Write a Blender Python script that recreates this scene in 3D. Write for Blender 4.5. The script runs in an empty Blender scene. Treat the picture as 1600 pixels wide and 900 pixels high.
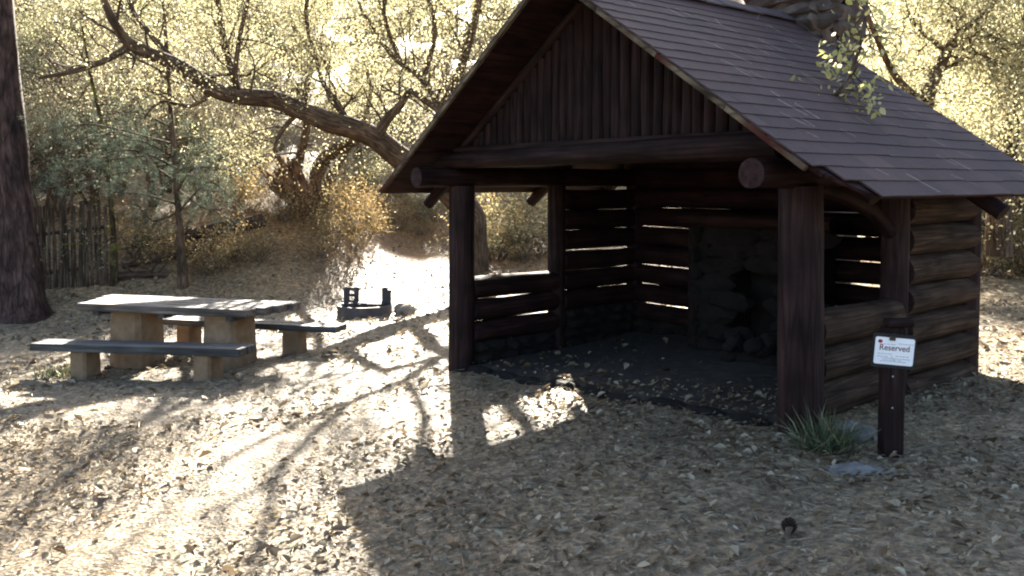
import bpy, math, random
import numpy as np
from mathutils import Vector, Matrix, noise

# ------------------------------------------------------------------ camera, sky, sun, exposure
C = bpy.context.scene
COL = C.collection
F, YC, YH = 1355.4, 350.0, 288.5
H = 1.69
PITCH = math.atan((YC - YH) / F)
cam_d = bpy.data.cameras.new('camera')
cam = bpy.data.objects.new('camera', cam_d)
COL.objects.link(cam)
cam.location = (0, 0, H)
cam.rotation_euler = (math.pi / 2 - PITCH, 0, 0)
cam_d.sensor_width = 36
cam_d.lens = 36 * F / 1600
cam_d.shift_y = -(450 - YC) / 1600
cam_d.clip_start = 0.05
cam_d.clip_end = 2000
C.camera = cam

SUN_EL = 26.0
SUN_AZ = -4.5           # degrees right of +Y
wld = bpy.data.worlds.new('World')
C.world = wld
wld.use_nodes = True
wn = wld.node_tree
sky = wn.nodes.new('ShaderNodeTexSky')
sky.sky_type = 'NISHITA'
sky.sun_disc = False
sky.sun_elevation = math.radians(SUN_EL)
sky.sun_rotation = math.radians(SUN_AZ)
sky.air_density = 1.0
sky.dust_density = 2.5
wn.links.new(sky.outputs[0], wn.nodes['Background'].inputs[0])
wn.nodes['Background'].inputs[1].default_value = 0.05
sl = bpy.data.lights.new('sun', 'SUN')
sl.energy = 5.0
sl.angle = math.radians(0.5)
sl.color = (1.0, 0.93, 0.80)
so = bpy.data.objects.new('sun', sl)
COL.objects.link(so)
to_sun = Vector((math.sin(math.radians(SUN_AZ)) * math.cos(math.radians(SUN_EL)),
                 math.cos(math.radians(SUN_AZ)) * math.cos(math.radians(SUN_EL)),
                 math.sin(math.radians(SUN_EL))))
so.rotation_euler = to_sun.to_track_quat('Z', 'Y').to_euler()
so.location = (0, 0, 20)
C.view_settings.view_transform = 'Standard'
C.view_settings.look = 'None'
C.view_settings.gamma = 1
C.view_settings.exposure = 3.35
C.cycles.pixel_filter_type = 'BLACKMAN_HARRIS'
C.cycles.filter_width = 2.1
C.cycles.max_bounces = 6
C.cycles.transmission_bounces = 4
C.cycles.diffuse_bounces = 4

# ------------------------------------------------------------------ terrain and pixel helpers
def sstep(a, b, x):
    t = np.clip((np.asarray(x, float) - a) / (b - a), 0, 1)
    return t * t * (3 - 2 * t)

def gz(x, y):
    """height of the ground"""
    x = np.asarray(x, float); y = np.asarray(y, float)
    yy = np.clip(y, -12, 13.5)
    z = 0.082 * 4.5 * np.tanh(x / 4.5) - 0.02 * yy
    start = 14.4 + 0.5 * np.sin(x * 0.35 + 1.0) + 0.3 * np.sin(x * 0.9)
    t = y - start
    # a bank too steep for the low sun, a nearly level shelf above it, then the hillside
    def ramp_up(t, k, w):
        return np.where(t <= 0, 0, np.where(t < w, k * t * t / (2 * w), k * (t - w / 2)))
    r = ramp_up(t, 0.50, 1.6) - ramp_up(t - 4.0, 0.40, 0.8) + ramp_up(t - 11.0, 0.32, 3.0)
    r2 = ramp_up(t, 0.15, 3.0) + ramp_up(t - 7.0, 0.30, 3.0)
    m_ = sstep(-5.4, -1.6, x + 0.10 * (y - 17))
    r = r * (1 - m_) + r2 * m_
    far = 17.0
    r = np.where(r > far - 3, far - 3 + 3 * np.tanh((r - far + 3) / 3), r)
    z = z + r
    z = z + 0.018 * np.sin(x * 1.7 + y * 0.6) * np.sin(y * 1.3 - x * 0.4) + 0.010 * np.sin(x * 4.1 - y * 3.3)
    z = z + sstep(16, 22, y) * 0.22 * (np.sin(x * 0.8 + y * 0.3) * np.sin(y * 0.7) + 0.5 * np.sin(x * 1.9 - y * 1.1))
    return z

def g(x, y):
    return float(gz(x, y))

def ray(px, py):
    xc = (px - 800) / F
    up = (YC - py) / F
    return Vector((xc, math.cos(PITCH) + up * math.sin(PITCH), -math.sin(PITCH) + up * math.cos(PITCH)))

def P(px, py, d):
    r = ray(px, py)
    return Vector((0, 0, H)) + r * (d / r.y)

def at(px, py):
    """the ground point seen at a pixel"""
    r = ray(px, py)
    t = 1.5
    while t < 90:
        p = Vector((0, 0, H)) + r * t
        if p.z < g(p.x, p.y):
            return Vector((p.x, p.y, g(p.x, p.y)))
        t += 0.02
    return P(px, py, 40)

def stand(px, d):
    x = (px - 800) / F * d
    return Vector((x, d, g(x, d)))

# ------------------------------------------------------------------ materials
def new_mat(name):
    m = bpy.data.materials.new(name)
    m.use_nodes = True
    nt = m.node_tree
    return m, nt, nt.nodes['Principled BSDF']

def node(nt, t, **kw):
    n = nt.nodes.new(t)
    for k, v in kw.items():
        if k in n.inputs:
            n.inputs[k].default_value = v
        else:
            setattr(n, k, v)
    return n

def ramp(nt, src, stops):
    r = nt.nodes.new('ShaderNodeValToRGB')
    while len(r.color_ramp.elements) < len(stops):
        r.color_ramp.elements.new(0.5)
    for e, (p, c) in zip(r.color_ramp.elements, stops):
        e.position = p
        e.color = (*c, 1)
    nt.links.new(src, r.inputs[0])
    return r.outputs[0]

def bump(nt, bsdf, src, strength, dist=0.01):
    b = node(nt, 'ShaderNodeBump', Strength=strength, Distance=dist)
    nt.links.new(src, b.inputs['Height'])
    nt.links.new(b.outputs[0], bsdf.inputs['Normal'])

def grain_mat(name, dark, mid, light, rough=0.85, scale=(28, 28, 1.6), bstr=0.5, spec=0.10, patch=None):
    """wood / bark: noise drawn out along each log's own axis (attribute gc)"""
    m, nt, b = new_mat(name)
    a = node(nt, 'ShaderNodeAttribute', attribute_name='gc')
    mp = node(nt, 'ShaderNodeMapping')
    mp.inputs['Scale'].default_value = scale
    nt.links.new(a.outputs['Vector'], mp.inputs[0])
    n = node(nt, 'ShaderNodeTexNoise', Scale=1.0, Detail=6.0, Roughness=0.6)
    nt.links.new(mp.outputs[0], n.inputs['Vector'])
    col = ramp(nt, n.outputs[0], [(0.3, dark), (0.5, mid), (0.72, light)])
    n2 = node(nt, 'ShaderNodeTexNoise', Scale=3.0, Detail=3.0)
    nt.links.new(a.outputs['Vector'], n2.inputs['Vector'])
    mix = node(nt, 'ShaderNodeMix', data_type='RGBA', blend_type='MULTIPLY')
    f = ramp(nt, n2.outputs[0], [(0.35, (0.6, 0.6, 0.6)), (0.65, (1.25, 1.2, 1.2))])
    mix.inputs[0].default_value = 1
    nt.links.new(col, mix.inputs[6])
    nt.links.new(f, mix.inputs[7])
    mpc = node(nt, 'ShaderNodeMapping')
    mpc.inputs['Scale'].default_value = (scale[0] * 0.8, scale[1] * 0.8, scale[2] * 0.55)
    nt.links.new(a.outputs['Vector'], mpc.inputs[0])
    vc = node(nt, 'ShaderNodeTexVoronoi', Scale=1.0, feature='DISTANCE_TO_EDGE')
    nt.links.new(mpc.outputs[0], vc.inputs['Vector'])
    cf = ramp(nt, vc.outputs['Distance'], [(0.0, (0.25, 0.25, 0.25)), (0.09, (1, 1, 1))])
    mc = node(nt, 'ShaderNodeMix', data_type='RGBA', blend_type='MULTIPLY')
    mc.inputs[0].default_value = 0.75
    nt.links.new(mix.outputs[2], mc.inputs[6])
    nt.links.new(cf, mc.inputs[7])
    out = mc.outputs[2]
    if patch:
        n3 = node(nt, 'ShaderNodeTexNoise', Scale=patch[1], Detail=4.0)
        nt.links.new(a.outputs['Vector'], n3.inputs['Vector'])
        pf = ramp(nt, n3.outputs[0], [(patch[2], (0, 0, 0)), (patch[2] + 0.08, (1, 1, 1))])
        mx = node(nt, 'ShaderNodeMix', data_type='RGBA')
        nt.links.new(pf, mx.inputs[0])
        nt.links.new(out, mx.inputs[6])
        mx.inputs[7].default_value = (*patch[0], 1)
        out = mx.outputs[2]
    nt.links.new(out, b.inputs['Base Color'])
    b.inputs['Roughness'].default_value = rough
    b.inputs['Specular IOR Level'].default_value = spec
    bump(nt, b, n.outputs[0], bstr, 0.012)
    return m

def noise_mat(name, stops, scale=8.0, rough=0.9, bstr=0.4, detail=6.0, bscale=None, spec=0.25, metal=0.0):
    m, nt, b = new_mat(name)
    tc = node(nt, 'ShaderNodeTexCoord')
    n = node(nt, 'ShaderNodeTexNoise', Scale=scale, Detail=detail, Roughness=0.65)
    nt.links.new(tc.outputs['Object'], n.inputs['Vector'])
    nt.links.new(ramp(nt, n.outputs[0], stops), b.inputs['Base Color'])
    n2 = node(nt, 'ShaderNodeTexNoise', Scale=bscale or scale * 4, Detail=5.0)
    nt.links.new(tc.outputs['Object'], n2.inputs['Vector'])
    bump(nt, b, n2.outputs[0], bstr)
    b.inputs['Roughness'].default_value = rough
    b.inputs['Specular IOR Level'].default_value = spec
    b.inputs['Metallic'].default_value = metal
    return m

def leaf_mat(name, stops, trans=0.5, gloss=0.05):
    m, nt, b = new_mat(name)
    nt.nodes.remove(b)
    a = node(nt, 'ShaderNodeAttribute', attribute_name='lc')
    col = ramp(nt, a.outputs['Fac'], stops)
    d = node(nt, 'ShaderNodeBsdfDiffuse')
    t = node(nt, 'ShaderNodeBsdfTranslucent')
    nt.links.new(col, d.inputs[0])
    nt.links.new(col, t.inputs[0])
    mx = node(nt, 'ShaderNodeMixShader')
    mx.inputs[0].default_value = trans
    nt.links.new(d.outputs[0], mx.inputs[1])
    nt.links.new(t.outputs[0], mx.inputs[2])
    gl = node(nt, 'ShaderNodeBsdfGlossy', Roughness=0.45)
    gl.inputs['Color'].default_value = (0.9, 0.8, 0.66, 1)
    mx2 = node(nt, 'ShaderNodeMixShader')
    mx2.inputs[0].default_value = gloss
    nt.links.new(mx.outputs[0], mx2.inputs[1])
    nt.links.new(gl.outputs[0], mx2.inputs[2])
    nt.links.new(mx2.outputs[0], nt.nodes['Material Output'].inputs[0])
    return m

M = {}
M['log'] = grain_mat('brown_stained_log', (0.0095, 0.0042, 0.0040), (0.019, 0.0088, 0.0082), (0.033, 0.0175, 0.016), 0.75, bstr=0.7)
M['log_out'] = grain_mat('weathered_bounce_lit_log', (0.018, 0.0105, 0.0075), (0.040, 0.025, 0.017), (0.085, 0.058, 0.040), 0.9, bstr=0.7)  # weathered tan, lightened further to put ground bounce light into the colour
M['post'] = grain_mat('brown_stained_post', (0.0115, 0.0060, 0.0058), (0.0235, 0.0125, 0.0120), (0.040, 0.0235, 0.022), 0.7, bstr=0.6)
M['siding'] = grain_mat('gable_pole_stain', (0.0092, 0.0047, 0.0045), (0.0172, 0.0092, 0.0086), (0.032, 0.0190, 0.0175), 0.75, bstr=0.6)
M['endgrain'] = noise_mat('log_end_stain', [(0.3, (0.015, 0.008, 0.008)), (0.55, (0.032, 0.018, 0.017)), (0.75, (0.06, 0.038, 0.036))], 14, 0.9, 0.5, spec=0.1)
M['deck'] = grain_mat('roof_boards_red_brown', (0.012, 0.0055, 0.005), (0.021, 0.009, 0.009), (0.034, 0.016, 0.015), 0.8, (10, 10, 1.5))
M['edge'] = grain_mat('weathered_edge_strip', (0.05, 0.038, 0.024), (0.10, 0.08, 0.052), (0.17, 0.14, 0.10), 0.85, bstr=0.4,
                      patch=((0.05, 0.014, 0.010), 1.3, 0.56))
M['plank'] = grain_mat('weathered_plank', (0.035, 0.027, 0.021), (0.095, 0.078, 0.063), (0.26, 0.225, 0.19), 0.7, (22, 22, 1.2), 0.6, 0.4)
M['bench_plank'] = grain_mat('dark_painted_plank', (0.014, 0.0145, 0.0155), (0.036, 0.038, 0.040), (0.10, 0.103, 0.105), 0.6, (22, 22, 1.2), 0.5, 0.4)
M['concrete'] = noise_mat('tan_cast_concrete', [(0.25, (0.13, 0.083, 0.046)), (0.5, (0.21, 0.138, 0.083)), (0.75, (0.30, 0.215, 0.145))], 5, 0.9, 0.35, bscale=60)
M['oak_bark'] = grain_mat('oak_bark', (0.035, 0.022, 0.014), (0.10, 0.065, 0.04), (0.19, 0.135, 0.085), 0.9, (30, 30, 4), 1.0, 0.15)
M['pine_bark'] = grain_mat('ponderosa_bark', (0.016, 0.010, 0.0085), (0.055, 0.033, 0.027), (0.115, 0.074, 0.060), 0.9, (14, 14, 3.2), 1.0, 0.15)
M['stump'] = grain_mat('broken_stump_wood', (0.05, 0.024, 0.013), (0.15, 0.078, 0.042), (0.28, 0.17, 0.10), 0.85, (24, 24, 2), 1.0, 0.15)
M['moss_bark'] = grain_mat('mossy_bark', (0.03, 0.022, 0.014), (0.075, 0.055, 0.03), (0.13, 0.10, 0.05), 0.95, (30, 30, 5), 0.9, 0.1, patch=((0.13, 0.13, 0.018), 3.0, 0.5))
M['dead_wood'] = grain_mat('dead_wood', (0.03, 0.018, 0.012), (0.075, 0.05, 0.035), (0.16, 0.12, 0.09), 0.9, (30, 30, 3), 0.9, 0.1)
M['fence_wood'] = grain_mat('fence_stake_wood', (0.03, 0.022, 0.015), (0.085, 0.062, 0.042), (0.19, 0.15, 0.11), 0.9, (30, 30, 2), 0.7, 0.1)
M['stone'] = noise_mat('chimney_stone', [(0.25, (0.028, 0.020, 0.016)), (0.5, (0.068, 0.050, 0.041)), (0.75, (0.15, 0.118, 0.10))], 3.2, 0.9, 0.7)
M['soot'] = noise_mat('sooty_firebox', [(0.3, (0.006, 0.005, 0.005)), (0.7, (0.02, 0.016, 0.014))], 6, 0.95, 0.4)
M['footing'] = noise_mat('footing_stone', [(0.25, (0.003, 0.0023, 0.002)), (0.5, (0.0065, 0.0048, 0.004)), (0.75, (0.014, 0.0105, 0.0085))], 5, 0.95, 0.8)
M['bluestone'] = noise_mat('pale_blue_stone', [(0.25, (0.08, 0.075, 0.068)), (0.5, (0.145, 0.138, 0.128)), (0.75, (0.25, 0.24, 0.225))], 9, 0.9, 0.7)
M['steel'] = noise_mat('fire_ring_steel', [(0.3, (0.035, 0.027, 0.024)), (0.7, (0.095, 0.075, 0.066))], 8, 0.6, 0.3, spec=0.4)
M['black_steel'] = noise_mat('blackened_steel', [(0.3, (0.010, 0.009, 0.010)), (0.7, (0.03, 0.026, 0.028))], 10, 0.55, 0.3, spec=0.5)
M['sign_white'] = noise_mat('laminated_paper', [(0.3, (0.74, 0.74, 0.77)), (0.7, (0.84, 0.83, 0.85))], 4, 0.35, 0.05, spec=0.5)
M['sign_back'] = noise_mat('black_clipboard', [(0.3, (0.008, 0.008, 0.009)), (0.7, (0.016, 0.015, 0.017))], 8, 0.5, 0.1)
M['ink'] = noise_mat('dark_red_ink', [(0.3, (0.10, 0.03, 0.04)), (0.7, (0.16, 0.05, 0.06))], 30, 0.6, 0.0)
M['grey_ink'] = noise_mat('grey_ink', [(0.3, (0.22, 0.25, 0.26)), (0.7, (0.36, 0.39, 0.40))], 30, 0.6, 0.0)
M['red_ink'] = noise_mat('crimson_ink', [(0.3, (0.30, 0.015, 0.03)), (0.7, (0.36, 0.03, 0.05))], 30, 0.6, 0.0)
M['clip'] = noise_mat('black_clip_steel', [(0.3, (0.006, 0.006, 0.007)), (0.7, (0.012, 0.012, 0.014))], 20, 0.3, 0.0, spec=0.6)
M['screw'] = noise_mat('zinc_screw', [(0.3, (0.45, 0.45, 0.47)), (0.7, (0.6, 0.6, 0.62))], 40, 0.35, 0.0, metal=0.8)
M['cone'] = noise_mat('pine_cone_scales', [(0.3, (0.012, 0.008, 0.006)), (0.7, (0.035, 0.02, 0.014))], 60, 0.9, 0.2)
M['tip_wood'] = noise_mat('twig_bark', [(0.3, (0.06, 0.045, 0.035)), (0.7, (0.16, 0.13, 0.10))], 12, 0.9, 0.2)

# shingles: each tab its own tone through attribute lc
def shingle_mat():
    m, nt, b = new_mat('asphalt_shingle')
    a = node(nt, 'ShaderNodeAttribute', attribute_name='lc')
    col = ramp(nt, a.outputs['Fac'], [(0.0, (0.044, 0.028, 0.029)), (0.5, (0.053, 0.034, 0.034)), (1.0, (0.068, 0.043, 0.041))])
    tc = node(nt, 'ShaderNodeTexCoord')
    n = node(nt, 'ShaderNodeTexNoise', Scale=120.0, Detail=3.0)
    nt.links.new(tc.outputs['Object'], n.inputs['Vector'])
    n2 = node(nt, 'ShaderNodeTexNoise', Scale=1.3, Detail=5.0, Roughness=0.6)
    nt.links.new(tc.outputs['Object'], n2.inputs['Vector'])
    f = ramp(nt, n.outputs[0], [(0.3, (0.7, 0.7, 0.7)), (0.7, (1.3, 1.3, 1.3))])
    f2 = ramp(nt, n2.outputs[0], [(0.3, (0.72, 0.74, 0.8)), (0.7, (1.25, 1.15, 1.1))])
    m1 = node(nt, 'ShaderNodeMix', data_type='RGBA', blend_type='MULTIPLY'); m1.inputs[0].default_value = 1
    m2 = node(nt, 'ShaderNodeMix', data_type='RGBA', blend_type='MULTIPLY'); m2.inputs[0].default_value = 1
    nt.links.new(col, m1.inputs[6]); nt.links.new(f, m1.inputs[7])
    nt.links.new(m1.outputs[2], m2.inputs[6]); nt.links.new(f2, m2.inputs[7])
    nt.links.new(m2.outputs[2], b.inputs['Base Color'])
    b.inputs['Roughness'].default_value = 0.85
    b.inputs['Specular IOR Level'].default_value = 0.25
    bump(nt, b, n.outputs[0], 0.12, 0.003)
    return m
M['shingle'] = shingle_mat()

def ground_mat():
    m, nt, b = new_mat('leafy_dirt')
    tc = node(nt, 'ShaderNodeTexCoord')
    big = node(nt, 'ShaderNodeTexNoise', Scale=0.55, Detail=6.0, Roughness=0.62)
    fine = node(nt, 'ShaderNodeTexNoise', Scale=14.0, Detail=8.0, Roughness=0.72)
    vor = node(nt, 'ShaderNodeTexVoronoi', Scale=38.0, Randomness=1.0)
    for n in (big, fine, vor):
        nt.links.new(tc.outputs['Object'], n.inputs['Vector'])
    base = ramp(nt, fine.outputs[0], [(0.28, (0.043, 0.035, 0.026)), (0.43, (0.118, 0.099, 0.073)), (0.56, (0.213, 0.184, 0.136)), (0.75, (0.355, 0.308, 0.225))])
    tint = ramp(nt, big.outputs[0], [(0.32, (0.66, 0.64, 0.62)), (0.5, (1.0, 0.94, 0.88)), (0.68, (1.4, 1.26, 1.08))])
    mx = node(nt, 'ShaderNodeMix', data_type='RGBA', blend_type='MULTIPLY'); mx.inputs[0].default_value = 1
    nt.links.new(base, mx.inputs[6]); nt.links.new(tint, mx.inputs[7])
    cell = ramp(nt, vor.outputs['Color'], [(0.2, (0.6, 0.6, 0.62)), (0.6, (1.0, 0.97, 0.92)), (0.9, (1.7, 1.5, 1.25))])
    mx2 = node(nt, 'ShaderNodeMix', data_type='RGBA', blend_type='MULTIPLY'); mx2.inputs[0].default_value = 0.7
    nt.links.new(mx.outputs[2], mx2.inputs[6]); nt.links.new(cell, mx2.inputs[7])
    sep = node(nt, 'ShaderNodeSeparateXYZ')
    nt.links.new(tc.outputs['Object'], sep.inputs[0])
    mr = node(nt, 'ShaderNodeMapRange')
    mr.inputs['From Min'].default_value = 14.5; mr.inputs['From Max'].default_value = 18.0
    nt.links.new(sep.outputs[1], mr.inputs[0])
    mb = node(nt, 'ShaderNodeMix', data_type='RGBA', blend_type='MULTIPLY')
    nt.links.new(mr.outputs[0], mb.inputs[0])
    nt.links.new(mx2.outputs[2], mb.inputs[6])
    mb.inputs[7].default_value = (1.15, 0.86, 0.60, 1)
    nt.links.new(mb.outputs[2], b.inputs['Base Color'])
    b.inputs['Roughness'].default_value = 0.6
    b.inputs['Specular IOR Level'].default_value = 0.09
    b.inputs['Specular Tint'].default_value = (1.0, 0.88, 0.72, 1)
    ad = node(nt, 'ShaderNodeMath', operation='ADD')
    nt.links.new(fine.outputs[0], ad.inputs[0]); nt.links.new(vor.outputs['Distance'], ad.inputs[1])
    bump(nt, b, ad.outputs[0], 0.6, 0.02)
    return m
M['ground'] = ground_mat()

M['litter'] = leaf_mat('dry_fallen_leaves', [(0.0, (0.052, 0.035, 0.021)), (0.3, (0.140, 0.102, 0.062)), (0.55, (0.255, 0.208, 0.135)), (0.8, (0.40, 0.345, 0.245)), (1.0, (0.54, 0.48, 0.36))], 0.42, 0.06)
M['needles_dry'] = leaf_mat('dry_pine_needles', [(0.0, (0.085, 0.055, 0.032)), (0.5, (0.21, 0.162, 0.105)), (1.0, (0.42, 0.36, 0.265))], 0.15, 0.13)
M['roof_needles'] = leaf_mat('bleached_pine_needles', [(0.0, (0.30, 0.25, 0.20)), (1.0, (0.55, 0.49, 0.42))], 0.1)
M['leaf_yellow'] = leaf_mat('pale_yellow_leaf', [(0.0, (0.12, 0.103, 0.046)), (0.3, (0.25, 0.225, 0.115)), (0.65, (0.38, 0.355, 0.215)), (1.0, (0.53, 0.505, 0.37))], 0.64)
M['leaf_olive'] = leaf_mat('olive_leaf', [(0.0, (0.085, 0.08, 0.034)), (0.4, (0.20, 0.185, 0.085)), (0.75, (0.34, 0.315, 0.165)), (1.0, (0.54, 0.51, 0.34))], 0.6)
M['leaf_grey'] = leaf_mat('grey_green_leaf', [(0.0, (0.06, 0.055, 0.032)), (0.5, (0.13, 0.115, 0.065)), (1.0, (0.36, 0.33, 0.23))], 0.45)
M['leaf_dry'] = leaf_mat('dry_shrub_leaf', [(0.0, (0.12, 0.07, 0.027)), (0.5, (0.32, 0.215, 0.085)), (1.0, (0.55, 0.45, 0.22))], 0.45)
M['leaf_bright'] = leaf_mat('bright_yellow_green_leaf', [(0.0, (0.22, 0.21, 0.06)), (0.5, (0.45, 0.43, 0.15)), (1.0, (0.62, 0.55, 0.36))], 0.5)
M['needle_green'] = leaf_mat('pine_needle', [(0.0, (0.030, 0.045, 0.030)), (0.5, (0.075, 0.105, 0.072)), (1.0, (0.21, 0.26, 0.19))], 0.3)
M['grass'] = leaf_mat('grass_blade', [(0.0, (0.018, 0.04, 0.02)), (0.5, (0.045, 0.085, 0.04)), (0.7, (0.16, 0.15, 0.07)), (1.0, (0.32, 0.27, 0.15))], 0.35)

# ------------------------------------------------------------------ object helpers
def tag(o, label=None, cat=None, group=None, kind=None):
    if label: o['label'] = label
    if cat: o['category'] = cat
    if group: o['group'] = group
    if kind: o['kind'] = kind
    return o

def empty(name, loc, rz=0.0):
    o = bpy.data.objects.new(name, None)
    COL.objects.link(o)
    o.location = loc
    o.rotation_euler = (0, 0, rz)
    o.empty_display_size = 0.1
    return o

def link(name, me, parent=None, loc=None):
    o = bpy.data.objects.new(name, me)
    COL.objects.link(o)
    if parent is not None:
        o.parent = parent
    if loc is not None:
        o.location = loc
    return o

def copy_tree(o, parent=None):
    c = o.copy()
    COL.objects.link(c)
    c.parent = parent
    for ch in list(o.children):
        copy_tree(ch, c)
    return c

class MB:
    def __init__(self):
        self.v = []; self.f = []; self.gc = []; self.sm = []; self.mi = []
    def add(self, verts, faces, gc=None, smooth=False, mi=0):
        b = len(self.v)
        self.v += [tuple(p) for p in verts]
        self.gc += [tuple(q) for q in (gc if gc is not None else verts)]
        for f in faces:
            self.f.append(tuple(b + i for i in f)); self.sm.append(smooth); self.mi.append(mi)
    def tube(self, pts, rad, sides=10, rnd=None, cap=True, wob=0.0, capmi=0, off=None):
        pts = [Vector(p) for p in pts]
        n = len(pts)
        off = off if off is not None else random.uniform(0, 50)
        rings = []; gcs = []
        d0 = (pts[1] - pts[0]).normalized()
        ref = Vector((0, 0, 1)) if abs(d0.z) < 0.9 else Vector((1, 0, 0))
        a = d0.cross(ref).normalized()
        L = 0
        vs = []; gs = []
        for i in range(n):
            d = (pts[min(i + 1, n - 1)] - pts[max(i - 1, 0)]).normalized()
            a = (a - d * a.dot(d)).normalized()
            b = d.cross(a)
            if i: L += (pts[i] - pts[i - 1]).length
            for k in range(sides):
                t = 2 * math.pi * k / sides
                r = rad[i]
                if wob:
                    r *= 1 + wob * noise.noise((math.cos(t) * 1.2 + off, math.sin(t) * 1.2, L * 1.6 + off))
                vs.append(pts[i] + (a * math.cos(t) + b * math.sin(t)) * r)
                gs.append((rad[i] * math.cos(t) + off, rad[i] * math.sin(t), L + off))
        fs = [(i * sides + k, i * sides + (k + 1) % sides, (i + 1) * sides + (k + 1) % sides, (i + 1) * sides + k)
              for i in range(n - 1) for k in range(sides)]
        self.add(vs, fs, gs, True)
        if cap:
            for i, rev in ((0, True), (n - 1, False)):
                ring = vs[i * sides:(i + 1) * sides]
                gr = gs[i * sides:(i + 1) * sides]
                f = tuple(range(sides))
                self.add(ring, [f[::-1] if rev else f], gr, False, capmi)
    def log(self, p0, p1, r0, r1=None, sides=14, wob=0.10, bend=0.0, capmi=0, step=0.14):
        p0 = Vector(p0); p1 = Vector(p1)
        r1 = r1 if r1 is not None else r0
        n = max(3, int((p1 - p0).length / step) + 1)
        bd = Vector((random.uniform(-1, 1), random.uniform(-1, 1), random.uniform(-1, 1))) * bend
        pts = []; rad = []
        for i in range(n):
            t = i / (n - 1)
            pts.append(p0.lerp(p1, t) + bd * math.sin(math.pi * t))
            rad.append(r0 + (r1 - r0) * t)
        self.tube(pts, rad, sides, wob=wob, capmi=capmi)
    def box(self, c, sx, sy, sz, rot=None, bev=0.0, gaxis=0, mi=0):
        """box with its long grain on axis gaxis; bevelled when bev > 0"""
        c = Vector(c)
        h = (sx / 2, sy / 2, sz / 2)
        off = random.uniform(0, 40)
        vs = []
        if bev <= 0:
            for x in (-1, 1):
                for y in (-1, 1):
                    for z in (-1, 1):
                        vs.append(Vector((x * h[0], y * h[1], z * h[2])))
            fs = [(0, 1, 3, 2), (4, 6, 7, 5), (0, 4, 5, 1), (2, 3, 7, 6), (0, 2, 6, 4), (1, 5, 7, 3)]
        else:
            idx = {}
            for x in (-1, 1):
                for y in (-1, 1):
                    for z in (-1, 1):
                        for ax in range(3):
                            p = [x * (h[0] - bev), y * (h[1] - bev), z * (h[2] - bev)]
                            p[ax] = (x, y, z)[ax] * h[ax]
                            idx[(x, y, z, ax)] = len(vs)
                            vs.append(Vector(p))
            fs = []
            for ax in range(3):
                o1, o2 = [(1, 2), (2, 0), (0, 1)][ax]
                for s in (-1, 1):
                    q = []
                    for (a_, b_) in ((-1, -1), (1, -1), (1, 1), (-1, 1)):
                        k = [0, 0, 0]; k[ax] = s; k[o1] = a_; k[o2] = b_
                        q.append(idx[(*k, ax)])
                    fs.append(tuple(q if s > 0 else q[::-1]))
            for ax in range(3):
                o1, o2 = [(1, 2), (2, 0), (0, 1)][ax]
                for a_ in (-1, 1):
                    for b_ in (-1, 1):
                        k0 = [0, 0, 0]; k0[ax] = -1; k0[o1] = a_; k0[o2] = b_
                        k1 = list(k0); k1[ax] = 1
                        q = [idx[(*k0, o1)], idx[(*k1, o1)], idx[(*k1, o2)], idx[(*k0, o2)]]
                        fs.append(tuple(q if a_ * b_ < 0 else q[::-1]))
            for x in (-1, 1):
                for y in (-1, 1):
                    for z in (-1, 1):
                        q = [idx[(x, y, z, 0)], idx[(x, y, z, 1)], idx[(x, y, z, 2)]]
                        fs.append(tuple(q if x * y * z > 0 else q[::-1]))
        gs = []
        for p in vs:
            q = [p[(gaxis + 1) % 3] + off, p[(gaxis + 2) % 3] + off, p[gaxis] + off]
            gs.append(q)
        if rot is not None:
            vs = [rot @ p for p in vs]
        self.add([c + p for p in vs], fs, gs, False, mi)
    def rock(self, c, r, seed, flat=1.0, sub=2, rough=0.28):
        import bmesh
        bm = bmesh.new()
        bmesh.ops.create_icosphere(bm, subdivisions=sub, radius=1)
        c = Vector(c)
        rr = r if hasattr(r, '__len__') else (r, r, r * flat)
        vs = []
        for v in bm.verts:
            n = 1 + rough * noise.noise(v.co * 1.3 + Vector((seed * 7.1, seed * 3.3, 0))) + rough * 0.5 * noise.noise(v.co * 3.1 + Vector((seed, 0, 9)))
            vs.append(c + Vector((v.co.x * rr[0] * n, v.co.y * rr[1] * n, v.co.z * rr[2] * n)))
        fs = [tuple(v.index for v in f.verts) for f in bm.faces]
        bm.free()
        self.add(vs, fs, None, False)
    def mesh(self, name, mats):
        me = bpy.data.meshes.new(name)
        me.from_pydata(self.v, [], self.f)
        for m in (mats if isinstance(mats, (list, tuple)) else [mats]):
            me.materials.append(m)
        me.polygons.foreach_set('use_smooth', self.sm)
        me.polygons.foreach_set('material_index', self.mi)
        at_ = me.attributes.new('gc', 'FLOAT_VECTOR', 'POINT')
        at_.data.foreach_set('vector', np.array(self.gc, np.float32).ravel())
        me.update()
        return me
    def build(self, name, mats, parent=None, loc=None):
        return link(name, self.mesh(name, mats), parent, loc)

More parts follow.
